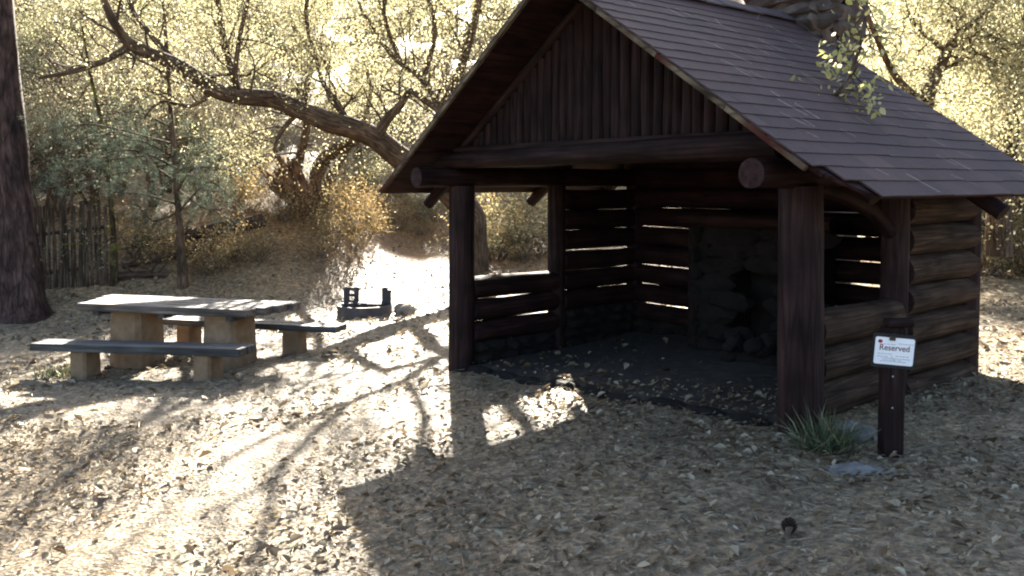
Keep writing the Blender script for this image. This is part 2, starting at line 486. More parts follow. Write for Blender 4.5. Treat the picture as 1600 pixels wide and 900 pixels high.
def cards_mesh(name, V, faces_per, lc, mat, loop):
    """V: (n, k, 3) vertices of n little cards, loop: list of faces as index tuples, lc: (n,) tone"""
    n, k, _ = V.shape
    me = bpy.data.meshes.new(name)
    me.vertices.add(n * k)
    me.vertices.foreach_set('co', V.reshape(-1).astype(np.float32))
    sizes = [len(f) for f in loop]
    flat = np.array([i for f in loop for i in f])
    L = (np.arange(n)[:, None] * k + flat[None, :]).ravel()
    me.loops.add(len(L))
    me.loops.foreach_set('vertex_index', L.astype(np.int32))
    tot = np.tile(np.array(sizes), n)
    start = np.concatenate([[0], np.cumsum(tot)[:-1]])
    me.polygons.add(len(tot))
    me.polygons.foreach_set('loop_start', start.astype(np.int32))
    me.polygons.foreach_set('loop_total', tot.astype(np.int32))
    me.update(calc_edges=True)
    a = me.attributes.new('lc', 'FLOAT', 'POINT')
    a.data.foreach_set('value', np.repeat(lc, k).astype(np.float32))
    me.materials.append(mat)
    return me

def rand_frames(rng, n, flat=0.0, normal=None):
    """random orthonormal triads; flat>0 pulls the normals towards +Z"""
    nrm = rng.normal(size=(n, 3))
    nrm /= np.linalg.norm(nrm, axis=1)[:, None]
    if flat:
        nrm = nrm * (1 - flat) + (normal if normal is not None else np.array([0, 0, 1.0])) * flat
        nrm /= np.linalg.norm(nrm, axis=1)[:, None]
    t = rng.normal(size=(n, 3))
    t -= nrm * (t * nrm).sum(1)[:, None]
    t /= np.linalg.norm(t, axis=1)[:, None]
    b = np.cross(nrm, t)
    return t, b, nrm

def leaf_cards(rng, centers, size, flat=0.0, wid=0.62, curl=0.18, droop=None):
    """leaf shaped cards of two folded quads: 6 vertices"""
    n = len(centers)
    t, b, nr = rand_frames(rng, n, flat)
    s = (size * rng.uniform(0.55, 1.3, n))[:, None]
    w = s * wid * rng.uniform(0.7, 1.2, n)[:, None] * 0.5
    c = rng.uniform(-0.3, 1.0, n)[:, None] * curl * s
    V = np.stack([centers - t * s * 0.5,
                  centers - t * s * 0.08 + b * w + nr * c,
                  centers + t * s * 0.28 + b * w * 0.7 + nr * c,
                  centers + t * s * 0.55 + nr * c * 0.6,
                  centers + t * s * 0.28 - b * w * 0.7 + nr * c,
                  centers - t * s * 0.08 - b * w + nr * c], axis=1)
    return V
LEAF_LOOP = [(0, 1, 2, 3), (0, 3, 4, 5)]

def needle_cards(rng, base, dirs, length, width):
    n = len(base)
    L = (length * rng.uniform(0.6, 1.2, n))[:, None]
    side = np.cross(dirs, rng.normal(size=(n, 3)))
    side /= np.linalg.norm(side, axis=1)[:, None] + 1e-9
    V = np.stack([base - side * width / 2, base + side * width / 2, base + dirs * L], axis=1)
    return V

# ------------------------------------------------------------------ ground sheet
def build_ground():
    xs = np.concatenate([np.linspace(-140, -14, 50)[:-1], np.linspace(-14, 14, 261), np.linspace(14, 140, 50)[1:]])
    ys = np.concatenate([np.linspace(-80, 0, 40)[:-1], np.linspace(0, 22, 231), np.linspace(22, 60, 90)[1:], np.linspace(60, 420, 60)[1:]])
    X, Y = np.meshgrid(xs, ys)
    Z = gz(X, Y)
    rng = np.random.default_rng(3)
    near = (np.abs(X) < 14) & (Y > 0) & (Y < 22)
    Z = Z + np.where(near, rng.normal(0, 0.006, X.shape), 0)
    nx, ny = len(xs), len(ys)
    V = np.stack([X, Y, Z], -1).reshape(-1, 3)
    i = np.arange((ny - 1) * (nx - 1))
    r, c = i // (nx - 1), i % (nx - 1)
    a = r * nx + c
    Fc = np.stack([a, a + 1, a + nx + 1, a + nx], 1)
    me = bpy.data.meshes.new('ground')
    me.vertices.add(len(V)); me.vertices.foreach_set('co', V.ravel())
    me.loops.add(Fc.size); me.loops.foreach_set('vertex_index', Fc.ravel().astype(np.int32))
    me.polygons.add(len(Fc))
    me.polygons.foreach_set('loop_start', (np.arange(len(Fc)) * 4).astype(np.int32))
    me.polygons.foreach_set('loop_total', np.full(len(Fc), 4, np.int32))
    me.polygons.foreach_set('use_smooth', np.ones(len(Fc), bool))
    me.update(calc_edges=True)
    me.materials.append(M['ground'])
    tag(link('ground', me), kind='structure')
build_ground()

# ------------------------------------------------------------------ log shelter
random.seed(11)
TH, W, D, MID = 0.887, 3.83, 2.535, 1.28
BX, BY = 1.918, 5.769
Z0 = H - 1.65
SH = empty('log_shelter', (BX, BY, Z0), -TH)
tag(SH, 'dark brown open-fronted log picnic shelter with shingled gable roof and stone chimney', 'shelter')
def L(zc): return zc + 1.65                      # height below / above eye level -> height in the shelter
def uv_world(u, v):
    return (BX + u * math.cos(TH) + v * math.sin(TH), BY - u * math.sin(TH) + v * math.cos(TH))
def uvg(u, v):
    x, y = uv_world(u, v)
    return g(x, y) - Z0
RH, EH, OSD, OF, OB = L(1.724), L(-0.044), 0.67, 0.548, 0.163
HALF = W / 2 + OSD
RISE = RH - EH
SLEN = math.hypot(HALF, RISE)
CA, SA = HALF / SLEN, RISE / SLEN
V0, V1 = -OF, D + OB
def roof_pt(side, s, v, off=0.0):
    """s metres down the slope from the ridge, off metres out of the surface"""
    return Vector((-W / 2 + side * (CA * s + SA * off), v, RH - SA * s + CA * off))
def roof_z(u, off=0.0):
    return RH - abs(u + W / 2) * RISE / HALF + off

# posts
for (u, v, r0, r1, top) in ((0, 0, 0.152, 0.142, L(-0.012)), (-W, 0, 0.128, 0.132, L(-0.012)),
                            (0, MID, 0.105, 0.10, L(0.0)), (-W, MID, 0.10, 0.10, L(0.0)),
                            (0, D, 0.10, 0.10, L(0.0)), (-W, D, 0.10, 0.10, L(0.0))):
    m = MB()
    du = 0.03 if (u, v) == (0, 0) else (-0.02 if u < 0 and v == 0 else 0)
    m.log((u + du, v, uvg(u, v) - 0.12), (u, v, top), r0, r1, 20, 0.06)
    m.build('post', M['post'], SH)
# plates, tie beam
for u in (0, -W):
    m = MB(); m.log((u, V0 + 0.0, L(0.07)), (u, D + 0.12, L(0.08)), 0.097, 0.10, 16, 0.07, capmi=1)
    m.build('plate_log', [M['log'], M['endgrain']], SH)
m = MB(); m.log((-W - 0.30, -0.13, L(0.235)), (-0.06, -0.13, L(0.265)), 0.078, 0.10, 16, 0.08); m.build('tie_beam', M['siding'], SH)
m = MB(); m.log((-W - 0.1, D, L(0.25)), (0.1, D, L(0.25)), 0.09, 0.09, 12, 0.08); m.build('tie_beam', M['log'], SH)
m = MB(); m.box((-W / 2, -0.09, L(0.345)), W - 0.1, 0.13, 0.05, bev=0.008); m.build('gable_sill', M['siding'], SH)
# gable siding of vertical poles
m = MB()
u = -W + 0.10
while u < -0.12:
    r = random.uniform(0.047, 0.06)
    zt = roof_z(u, -0.13)
    zb = L(0.355)
    if zt > zb + 0.06:
        m.log((u, -0.03 + random.uniform(-0.008, 0.008), zb), (u + random.uniform(-0.01, 0.01), -0.03, zt), r, r * random.uniform(0.88, 1.0), 10, 0.10, bend=0.006)
    u += 2 * r * 0.97
m.build('gable_siding', M['siding'], SH)
m = MB()
for k in range(22):
    pass
u = -W + 0.1
while u < -0.1:
    zt = roof_z(u, -0.10)
    if zt > L(0.3):
        m.log((u, D + 0.02, L(0.3)), (u, D + 0.02, zt), 0.06, 0.055, 8, 0.08)
    u += 0.112
m.build('gable_siding', M['log'], SH)
# rafters (pole, tail past the left eave)
for v, tails in ((-0.06, (1, 0)), (0.05, (1, 0)), (1.49, (1, 1)), (D + 0.02, (1, 0))):
    for side, tl in ((-1, tails[0]), (1, tails[1])):
        m = MB()
        r = 0.05 if v < 0 else 0.062
        s1 = SLEN + (0.10 if tl and v > 0 else -0.12)
        if v < 0: s1 = SLEN - 0.55
        m.log(roof_pt(side, 0.06, v, -0.11 if v < 0 else -0.125), roof_pt(side, s1, v, -0.11 if v < 0 else -0.125), r, r, 12, 0.08)
        m.build('rafter', M['siding'] if v < 0 else M['log'], SH)
m = MB(); m.log((-W / 2, V0 + 0.1, RH - 0.19), (-W / 2, V1 - 0.05, RH - 0.19), 0.065, 0.06, 12, 0.06); m.build('ridge_pole', M['log'], SH)
# roof boards, shingles, edge strips
CLIP = 0.31
def vstart(side, s):
    if side > 0 and s > SLEN - CLIP:
        return V0 + (s - (SLEN - CLIP)) * 1.0
    return V0
for side in (-1, 1):
    m = MB()
    nb = 13
    for k in range(nb):
        s0 = SLEN * k / nb + 0.004; s1 = SLEN * (k + 1) / nb - 0.004
        jit = random.uniform(-0.006, 0.004)
        a0, a1 = vstart(side, s0) + 0.012, vstart(side, s1) + 0.012
        o1, o2 = -0.032, -0.056 + jit
        vs = [roof_pt(side, s0, a0, o1), roof_pt(side, s1, a1, o1), roof_pt(side, s1, V1 - 0.012, o1), roof_pt(side, s0, V1 - 0.012, o1),
              roof_pt(side, s0, a0, o2), roof_pt(side, s1, a1, o2), roof_pt(side, s1, V1 - 0.012, o2), roof_pt(side, s0, V1 - 0.012, o2)]
        off = random.uniform(0, 30)
        gcv = [((p.x + off), p.z, p.y + off) for p in vs]
        fs = [(0, 1, 2, 3), (4, 7, 6, 5), (0, 4, 5, 1), (1, 5, 6, 2), (2, 6, 7, 3), (3, 7, 4, 0)]
        if side < 0: fs = [f[::-1] for f in fs]
        m.add(vs, fs, gcv)
    m.build('roof_deck', M['deck'], SH)
    # shingle courses, every tab a little slab
    rng = random.Random(5 + side)
    n = 21
    vv = []; lc = []
    for k in range(n):
        s0 = SLEN * k / n - 0.05; s1 = SLEN * (k + 1) / n + 0.006 + (0.02 if k == n - 1 else 0)
        s0 = max(s0, 0.0)
        v = V0 - rng.uniform(0, 0.25) - 0.02
        lo = vstart(side, s1) - 0.015
        while v < V1 + 0.015:
            w = 0.30 * rng.uniform(0.92, 1.08)
            va, vb = max(v, lo), min(v + w + 0.004, V1 + 0.02)
            v += w
            if vb - va < 0.02: continue
            j = rng.uniform(-0.006, 0.008)
            lift = rng.uniform(0, 0.001)
            pa = max(va, vstart(side, s0) - 0.015)
            q = [roof_pt(side, s0, pa, -0.016), roof_pt(side, s1 + j, va, -0.008 + lift), roof_pt(side, s1 + j, vb, -0.008 + lift), roof_pt(side, s0, vb, -0.016),
                 roof_pt(side, s0, pa, -0.030), roof_pt(side, s1 + j, va, -0.017 + lift), roof_pt(side, s1 + j, vb, -0.017 + lift), roof_pt(side, s0, vb, -0.030)]
            if side < 0:
                q = [q[3], q[2], q[1], q[0], q[7], q[6], q[5], q[4]]
            vv.append(q); lc.append(rng.random() * 0.55 + 0.45 * rng.random() ** 2)
    V = np.array([[tuple(p) for p in q] for q in vv])
    me = cards_mesh('shingles', V, 6, np.array(lc), M['shingle'], [(0, 1, 2, 3), (4, 7, 6, 5), (0, 4, 5, 1), (1, 5, 6, 2), (2, 6, 7, 3), (3, 7, 4, 0)])
    me.polygons.foreach_set('use_smooth', np.zeros(len(me.polygons), bool))
    link('shingles', me, SH)
    # edge strip up the front rake
    m = MB()
    s_end = SLEN - (CLIP if side > 0 else 0.0)
    npt = 14
    for k in range(4):
        sa, sb = s_end * k / 4 + 0.003, s_end * (k + 1) / 4 - 0.003
        vs = []; 
        for (s, vv_, o) in ((sa, -0.022, -0.028), (sb, -0.022, -0.028), (sb, 0.008, -0.028), (sa, 0.008, -0.028),
                            (sa, -0.022, -0.062), (sb, -0.022, -0.062), (sb, 0.008, -0.062), (sa, 0.008, -0.062)):
            vs.append(roof_pt(side, s, V0 + vv_, o))
        off = k * 3.1
        gcv = [(p.y + off, p.z * 0.3, p.x * 1.2 + off) for p in vs]
        fs = [(0, 1, 2, 3), (4, 7, 6, 5), (0, 4, 5, 1), (1, 5, 6, 2), (2, 6, 7, 3), (3, 7, 4, 0)]
        if side < 0: fs = [f[::-1] for f in fs]
        m.add(vs, fs, gcv)
    m.build('barge_strip', M['edge'], SH)
# ridge cap
m = MB()
for k in range(11):
    va, vb = V0 - 0.02 + k * 0.30, V0 - 0.02 + (k + 1) * 0.30 + 0.03
    vb = min(vb, V1 + 0.02)
    if vb - va < 0.05: break
    up = 0.004 + 0.006 * (k % 2)
    vs = []
    for off in (0.018 + up, 0.004 + up):
        for v in (va, vb):
            vs += [roof_pt(-1, 0.14, v, off), Vector((-W / 2, v, RH + off * 1.25)), roof_pt(1, 0.14, v, off)]
    fs = [(0, 3, 4, 1), (1, 4, 5, 2), (6, 7, 10, 9), (7, 8, 11, 10), (0, 1, 7, 6), (1, 2, 8, 7), (3, 9, 10, 4), (4, 10, 11, 5), (0, 6, 9, 3), (2, 5, 11, 8)]
    m.add(vs, fs)
m.build('ridge_cap', noise_mat('ridge_shingle', [(0.3, (0.055, 0.046, 0.05)), (0.7, (0.09, 0.07, 0.075))], 8, 0.9, 0.3), SH)

# wall logs
def wlog(p0, p1, r, bend=0.008, wob=0.13, mat=None):
    m = MB(); m.log(p0, p1, r, r * random.uniform(0.92, 1.02), 16, wob, bend, capmi=1)
    m.build('wall_log', [mat or M['log'], M['endgrain']], SH)
pitch = 0.225
for k in range(6):                                   # left wall, back bay
    z = L(-0.165 - pitch * k)
    wlog((-W, MID + 0.06, z), (-W, D - 0.02, z), 0.1112, wob=0.085)
for k in (4, 5, 6):                                  # left wall, front bay: low wall under the opening
    z = L(-0.165 - pitch * k + 0.01)
    wlog((-W, 0.10, z), (-W, MID - 0.05, z), 0.1125)
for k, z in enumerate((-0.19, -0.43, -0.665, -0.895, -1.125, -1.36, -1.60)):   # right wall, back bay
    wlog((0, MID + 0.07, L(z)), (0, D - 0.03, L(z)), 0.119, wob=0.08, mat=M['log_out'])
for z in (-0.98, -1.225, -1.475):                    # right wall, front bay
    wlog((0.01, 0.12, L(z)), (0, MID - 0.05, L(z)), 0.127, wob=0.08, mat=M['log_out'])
for k in range(-1, 7):                               # back wall
    z = L(-0.15 - pitch * k)
    wlog((-W + 0.02, D, z), (-0.02, D, z), 0.1115 if k > 0 else 0.120, wob=0.085)
# knee brace on the right wall
m = MB(); m.tube([(0, 0.18, L(-0.02)), (0, 0.55, L(-0.08)), (0, 0.92, L(-0.19)), (0, 1.20, L(-0.36))], [0.055, 0.058, 0.058, 0.055], 12, wob=0.08); m.build('brace', M['log'], SH)
# footing stones under the left and back walls
def footing(p0, p1, ztop, seed):
    m = MB(); p0 = Vector(p0); p1 = Vector(p1)
    rr = random.Random(seed)
    dx = abs(p1.x - p0.x) > abs(p1.y - p0.y)
    Lg = (p1 - p0).length
    zb0 = min(uvg(p0.x, p0.y), uvg(p1.x, p1.y)) - 0.10
    rows = max(2, round((ztop - zb0) / 0.12))
    for k in range(rows):
        z = zb0 + (k + 0.5) * (ztop - zb0) / rows
        x = -rr.uniform(0, 0.1)
        while x < Lg:
            w = rr.uniform(0.14, 0.34)
            p = p0.lerp(p1, min(max((x + w / 2) / Lg, 0), 1))
            h = (ztop - zb0) / rows * 0.62
            m.rock((p.x, p.y, z), ((w * 0.56, 0.15, h) if dx else (0.15, w * 0.56, h)), rr.random() * 90, sub=2, rough=0.35)
            x += w
    c = (p0 + p1) / 2
    m.box((c.x, c.y, (ztop + zb0) / 2), Lg if dx else 0.16, 0.16 if dx else Lg, ztop - zb0 - 0.02)
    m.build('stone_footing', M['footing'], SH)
footing((-W, 0.16, 0), (-W, MID - 0.1, 0), L(-1.60), 3)
footing((-W, MID + 0.1, 0), (-W, D, 0), L(-1.38), 13)
footing((-W, D, 0), (-2.5, D, 0), L(-1.58), 23)
footing((-1.2, D, 0), (-0.05, D, 0), L(-1.52), 33)
# raised dirt floor with a low front edge
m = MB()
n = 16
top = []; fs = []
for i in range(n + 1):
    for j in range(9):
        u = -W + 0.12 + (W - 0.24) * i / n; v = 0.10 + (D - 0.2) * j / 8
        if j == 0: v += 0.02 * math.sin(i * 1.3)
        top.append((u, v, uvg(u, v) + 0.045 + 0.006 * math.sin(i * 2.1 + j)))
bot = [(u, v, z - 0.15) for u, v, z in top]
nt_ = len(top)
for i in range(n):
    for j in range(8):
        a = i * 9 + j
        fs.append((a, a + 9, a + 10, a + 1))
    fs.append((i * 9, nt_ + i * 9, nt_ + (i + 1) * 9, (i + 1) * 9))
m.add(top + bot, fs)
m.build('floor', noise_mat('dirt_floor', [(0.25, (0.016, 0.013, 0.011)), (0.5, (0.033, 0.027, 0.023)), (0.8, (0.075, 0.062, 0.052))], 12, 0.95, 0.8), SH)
m = MB()
for i in range(9):
    u = -W + 0.25 + i * (W - 0.5) / 8.3
    m.rock((u, 0.04 + 0.03 * math.sin(i * 2.2), uvg(u, 0) + 0.0), (0.23, 0.085, 0.055), 60 + i, sub=2, rough=0.2)
m.build('stone_threshold', M['footing'], SH)
# fireplace and chimney
def stones(name, faces, mat, seed, size=0.17):
    """rubble masonry: irregular stones packed over box faces, on a solid core"""
    m = MB(); rr = random.Random(seed)
    for (o, a, b, na, nb) in faces:
        o = Vector(o); a = Vector(a); b = Vector(b)
        for i in range(nb):
            x = -rr.uniform(0, 0.5)
            while x < na:
                w = rr.uniform(0.7, 1.5)
                cx = min(max((x + w / 2) / na, 0.04), 0.96)
                p = o + a * cx + b * ((i + 0.5) / nb)
                la = a.length / na * w * 0.54; lb = b.length / nb * 0.60
                an = a.normalized(); bn = b.normalized(); nn = an.cross(bn)
                base = MB(); base.rock((0, 0, 0), (1, 1, 1), rr.random() * 90, sub=2, rough=0.5)
                vs = [p + an * q[0] * la + bn * q[1] * lb + nn * q[2] * 0.065 for q in base.v]
                m.add(vs, base.f)
                x += w
    return m
ua, ub = -2.38, -1.60
va, vb = D + 0.22, D + 0.92
zb, zt = uvg(-2, D + 0.6) - 0.2, RH + 1.25
m = stones('chimney', [((ua, va, zb), (ub - ua, 0, 0), (0, 0, zt - zb), 2, 34), ((ub, va, zb), (0, vb - va, 0), (0, 0, zt - zb), 2, 30),
                       ((ua, vb, zb), (0, va - vb, 0), (0, 0, zt - zb), 2, 22)], None, 4)
m.box(((ua + ub) / 2, (va + vb) / 2, (zb + zt) / 2), ub - ua - 0.06, vb - va - 0.06, zt - zb)
m.build('chimney', M['stone'], SH)
ua, ub = -2.42, -1.12
va, vb = D - 0.55, D - 0.12
zb, zt = uvg(-1.8, va) - 0.05, L(-0.42)
m = MB()
for (a0, a1, z0_, z1_) in ((ua, ua + 0.36, zb, zt), (ub - 0.36, ub, zb, zt), (ua + 0.36, ub - 0.36, L(-0.85), zt)):
    q = stones('x', [((a0, va, z0_), (a1 - a0, 0, 0), (0, 0, z1_ - z0_), max(1, round((a1 - a0) / 0.24)), max(2, round((z1_ - z0_) / 0.17)))], None, int(a0 * 10))
    m.add(q.v, q.f)
    m.box(((a0 + a1) / 2, (va + vb) / 2, (z0_ + z1_) / 2), a1 - a0 - 0.03, vb - va - 0.05, z1_ - z0_ - 0.03)
q = stones('x', [((ua, vb, zb), (0, va - vb, 0), (0, 0, zt - zb), 2, 7)], None, 8)
m.add(q.v, q.f)
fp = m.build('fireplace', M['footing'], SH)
m = MB(); m.box(((ua + ub) / 2, vb - 0.03, (zb + L(-0.85)) / 2), ub - ua - 0.74, 0.05, L(-0.85) - zb); m.build('firebox', M['soot'], fp)
m = MB()
for i in range(16):
    rr = random.Random(i + 200)
    m.rock((rr.uniform(-1.75, -0.95), va - rr.uniform(0.12, 0.45), uvg(-1.4, va - 0.3) + rr.uniform(0.03, 0.26)), (rr.uniform(0.09, 0.17), rr.uniform(0.08, 0.14), rr.uniform(0.07, 0.11)), i, sub=2, rough=0.3)
m.build('hearth_rubble', M['footing'], fp)
m = MB(); m.log((ua - 0.14, va + 0.1, uvg(ua, va) - 0.05), (ua - 0.14, va + 0.1, L(-0.3)), 0.07, 0.065, 12, 0.06); m.build('post', M['log'], SH)
m = MB(); m.log((ua - 0.25, va - 0.02, L(-0.36)), (ub + 0.2, va - 0.02, L(-0.36)), 0.07, 0.07, 12, 0.08); m.build('mantel', M['log'], fp)
m = MB(); m.log((-0.62, D - 0.14, uvg(-0.6, D) - 0.05), (-0.62, D - 0.14, L(0.1)), 0.07, 0.065, 12, 0.06); m.build('post', M['log'], SH)

# pine needles lying on the right slope
rng = np.random.default_rng(8)
nn = 90
s = rng.uniform(0.3, SLEN - 0.15, nn); v = rng.uniform(V0 + 0.35, V1 - 0.1, nn)
rot = Matrix.Rotation(-TH, 4, 'Z')
T = Matrix.Translation((BX, BY, Z0)) @ rot
VV = []
for i in range(nn):
    ang = math.radians(rng.normal(-28, 16)) if rng.random() < 0.8 else rng.uniform(0, 6.28)
    Ln = rng.uniform(0.07, 0.24)
    ds, dv = math.cos(ang) * Ln, math.sin(ang) * Ln * -1
    wd = 0.0055
    ws, wv = -math.sin(ang) * wd * -1, math.cos(ang) * wd
    q = [roof_pt(1, s[i], v[i], 0.014), roof_pt(1, s[i] + ws * 0.2, v[i] + wv, 0.014), roof_pt(1, s[i] + ds, v[i] + dv + wv, 0.018), roof_pt(1, s[i] + ds, v[i] + dv, 0.018)]
    VV.append([tuple(T @ p) for p in q])
me = cards_mesh('pine_needle_litter', np.array(VV), 1, rng.random(nn), M['roof_needles'], [(0, 1, 2, 3)])
tag(link('pine_needle_litter', me), 'bleached pine needles scattered on the shingled slope of the roof', 'pine needles', kind='stuff')

# ------------------------------------------------------------------ picnic table and benches
def leg_block(mb, c, sx, sy, h, flare=0.10, z0=-0.10, waist=0.0):
    """tapered cast pedestal with chamfered corners"""
    prof = [(z0, 1 + flare), (0.02, 1 + flare), (h * 0.5, 1 + flare * 0.45 - waist), (h * 0.86, 1.0), (h, 1.0)]
    ch = 0.22
    rings = []
    for z, k in prof:
        a, b = sx / 2 * k, sy / 2 * k
        ca, cb = a * (1 - ch), b * (1 - ch)
        rings += [(c[0] + x, c[1] + y, c[2] + z) for x, y in ((-ca, -b), (ca, -b), (a, -cb), (a, cb), (ca, b), (-ca, b), (-a, cb), (-a, -cb))]
    fs = []
    for i in range(len(prof) - 1):
        for k in range(8):
            fs.append((i * 8 + k, i * 8 + (k + 1) % 8, i * 8 + 8 + (k + 1) % 8, i * 8 + 8 + k))
    fs.append(tuple(range((len(prof) - 1) * 8, len(prof) * 8)))
    mb.add(rings, fs)

def furniture(root, along, boards, thick, ztop, legs, legsize, mat, seedv):
    """boards: (y centre, width, x0, x1) in the thing's own frame; ztop(x) from its base"""
    random.seed(seedv)
    for (yc, w, x0, x1) in boards:
        m = MB()
        z0, z1 = ztop(x0), ztop(x1)
        ang = math.atan2(z1 - z0, x1 - x0)
        m.box(((x0 + x1) / 2, yc, (z0 + z1) / 2 - thick / 2), x1 - x0, w - 0.006, thick, Matrix.Rotation(-ang, 3, 'Y'), 0.006, 0)
        m.build('board', mat, root)
    for (x, y, gh) in legs:
        m = MB()
        leg_block(m, (x, y, gh), legsize[0], legsize[1], ztop(x) - thick - 0.002 - gh, legsize[2])
        m.build('leg', M['concrete'], root)

def place(name, center, ang, label, cat, group=None):
    r = empty(name, (center[0], center[1], g(*center[:2])), math.radians(ang))
    tag(r, label, cat, group)
    return r
def gl(root, x, y):
    p = Matrix.Rotation(root.rotation_euler.z, 3, 'Z') @ Vector((x, y, 0)) + root.location
    return g(p.x, p.y) - root.location.z

TB = place('picnic_table', (-3.97, 10.35), -15, 'weathered plank picnic table on two broad tan concrete legs', 'table')
zt = lambda x, r=TB: H - 1.405 - r.location.z
furniture(TB, 0, [(-0.32, 0.20, -1.13, 1.15), (-0.11, 0.20, -1.17, 1.24), (0.10, 0.20, -1.24, 1.31), (0.31, 0.20, -1.32, 1.37)],
          0.085, zt, [(-0.62, 0.0, gl(TB, -0.62, 0)), (0.66, 0.0, gl(TB, 0.66, 0))], (0.42, 0.50, 0.09), M['plank'], 3)
for x in (-0.9, 0.0, 0.9):
    m = MB(); m.box((x, 0, zt(x) - 0.085 - 0.03), 0.09, 0.76, 0.056, None, 0.004, 1)
    m.build('cross_batten', M['bench_plank'], TB)

BF = place('picnic_bench', (-4.17, 9.62), -18, 'dark painted plank bench in front of the picnic table, on two concrete pedestals', 'bench', 'benches at the picnic table')
zf = lambda x, r=BF: H - 1.775 + 0.035 * x - r.location.z
furniture(BF, 0, [(-0.085, 0.16, -1.40, 1.42), (0.085, 0.16, -1.44, 1.42)], 0.085, zf, [(-0.75, 0.0, gl(BF, -0.75, 0)), (0.92, 0.0, gl(BF, 0.92, 0))], (0.22, 0.26, 0.05), M['bench_plank'], 4)
BB = place('picnic_bench', (-3.42, 10.98), -15, 'dark plank bench behind the picnic table, mostly hidden by it', 'bench', 'benches at the picnic table')
zk = lambda x, r=BB: H - 1.73 + 0.0 * x - r.location.z
furniture(BB, 0, [(-0.085, 0.16, -1.35, 1.36), (0.085, 0.16, -1.35, 1.36)], 0.075, zk, [(-0.8, 0.0, gl(BB, -0.8, 0)), (0.72, 0.0, gl(BB, 0.72, 0))], (0.22, 0.26, 0.05), M['bench_plank'], 5)

# ------------------------------------------------------------------ fire ring
fc = at(570, 493)
FR = empty('fire_ring', fc, math.radians(-6))
tag(FR, 'low grey steel fire ring with two black slotted uprights, on the bright ground', 'fire ring')
R = 0.45
m = MB()
n = 40
vs = []
for (r, z) in ((R, -0.06), (R, 0.17), (R - 0.006, 0.185), (R - 0.035, 0.185), (R - 0.04, 0.17), (R - 0.04, -0.06)):
    for k in range(n):
        t = 2 * math.pi * k / n
        vs.append((r * math.cos(t), r * math.sin(t), z))
fs = []
for i in range(5):
    for k in range(n):
        fs.append((i * n + k, i * n + (k + 1) % n, (i + 1) * n + (k + 1) % n, (i + 1) * n + k))
m.add(vs, fs, None, True)
m.build('ring_wall', M['steel'], FR)
m = MB(); m.rock((0, 0, 0.0), (0.40, 0.40, 0.07), 12, sub=3, rough=0.35)
m.build('ash_bed', noise_mat('ash', [(0.3, (0.03, 0.03, 0.03)), (0.7, (0.22, 0.21, 0.20))], 14, 0.95, 0.6), FR)
for sx in (-0.22, 0.36):
    m = MB()
    wide = 0.24 if sx < 0 else 0.11
    # notched upright plate: outer bar, inner bar, cross pieces leaving slots
    m.box((sx - wide / 2 + 0.035, 0.0, 0.26), 0.105, 0.012, 0.42, bev=0.003)
    if sx < 0:
        m.box((sx + wide / 2 - 0.035, 0.0, 0.26), 0.085, 0.012, 0.42, bev=0.003)
        for z in (0.44, 0.335, 0.235):
            m.box((sx, 0.0, z), wide - 0.145, 0.010, 0.055)
    else:
        m.box((sx + 0.05, 0.0, 0.24), 0.075, 0.012, 0.38, bev=0.003)
    m.build('upright', M['black_steel'], FR)
m = MB()
for k in range(9):
    y = -0.2 + 0.05 * k
    m.tube([(-0.24, y, 0.215), (0.36, y, 0.215)], [0.008, 0.008], 6)
for x in (-0.22, 0.34):
    m.tube([(x, -0.22, 0.207), (x, 0.22, 0.207)], [0.009, 0.009], 6)
m.build('grate', M['black_steel'], FR)
m = MB()
m.tube([(-0.17, -0.1, 0.24), (-0.02, -0.16, 0.225), (0.10, -0.24, 0.23)], [0.014, 0.014, 0.012], 6); m.build('crank_handle', M['black_steel'], FR)
m = MB(); c = at(633, 490)
m.rock((0, 0, 0.03), (0.16, 0.14, 0.14), 5, sub=3, rough=0.35)
tag(m.build('rock', noise_mat('tan_rock', [(0.3, (0.14, 0.10, 0.07)), (0.7, (0.34, 0.27, 0.20))], 6, 0.95, 0.7), None, c), 'rough tan rock at the right edge of the fire ring', 'rock')
# ------------------------------------------------------------------ reserved sign
sp = at(1391, 711)
SG = empty('sign_post', (sp.x, sp.y, sp.z), math.radians(-4))
tag(SG, 'short dark brown wooden post standing by the right front corner of the shelter', 'post')
m = MB(); m.box((0, 0, 0.33), 0.125, 0.10, 0.90, None, 0.008, 2); m.build('upright', M['siding'], SG)
m = MB(); m.box((0.035, 0.0, 0.805), 0.155, 0.115, 0.045, Matrix.Rotation(math.radians(-3), 3, 'Y'), 0.01, 0); m.build('cap', M['log'], SG)
for z in (0.49, 0.30):
    m = MB(); m.tube([(-0.012, -0.048, z), (-0.012, -0.054, z)], [0.006, 0.005], 8); m.build('screw', M['screw'], SG)
ctr = P(1397, 549, sp.y - 0.062)
SI = empty('reserved_sign', (ctr.x, ctr.y, ctr.z - 0.1), math.radians(-4))
tag(SI, 'white reserved notice clipped on a black board, hanging on the brown post', 'sign')
tilt = Matrix.Rotation(math.radians(4.5), 4, 'Y')
def sgn(o):
    o.data.transform(Matrix.Translation((0, 0, 0.1)) @ tilt)
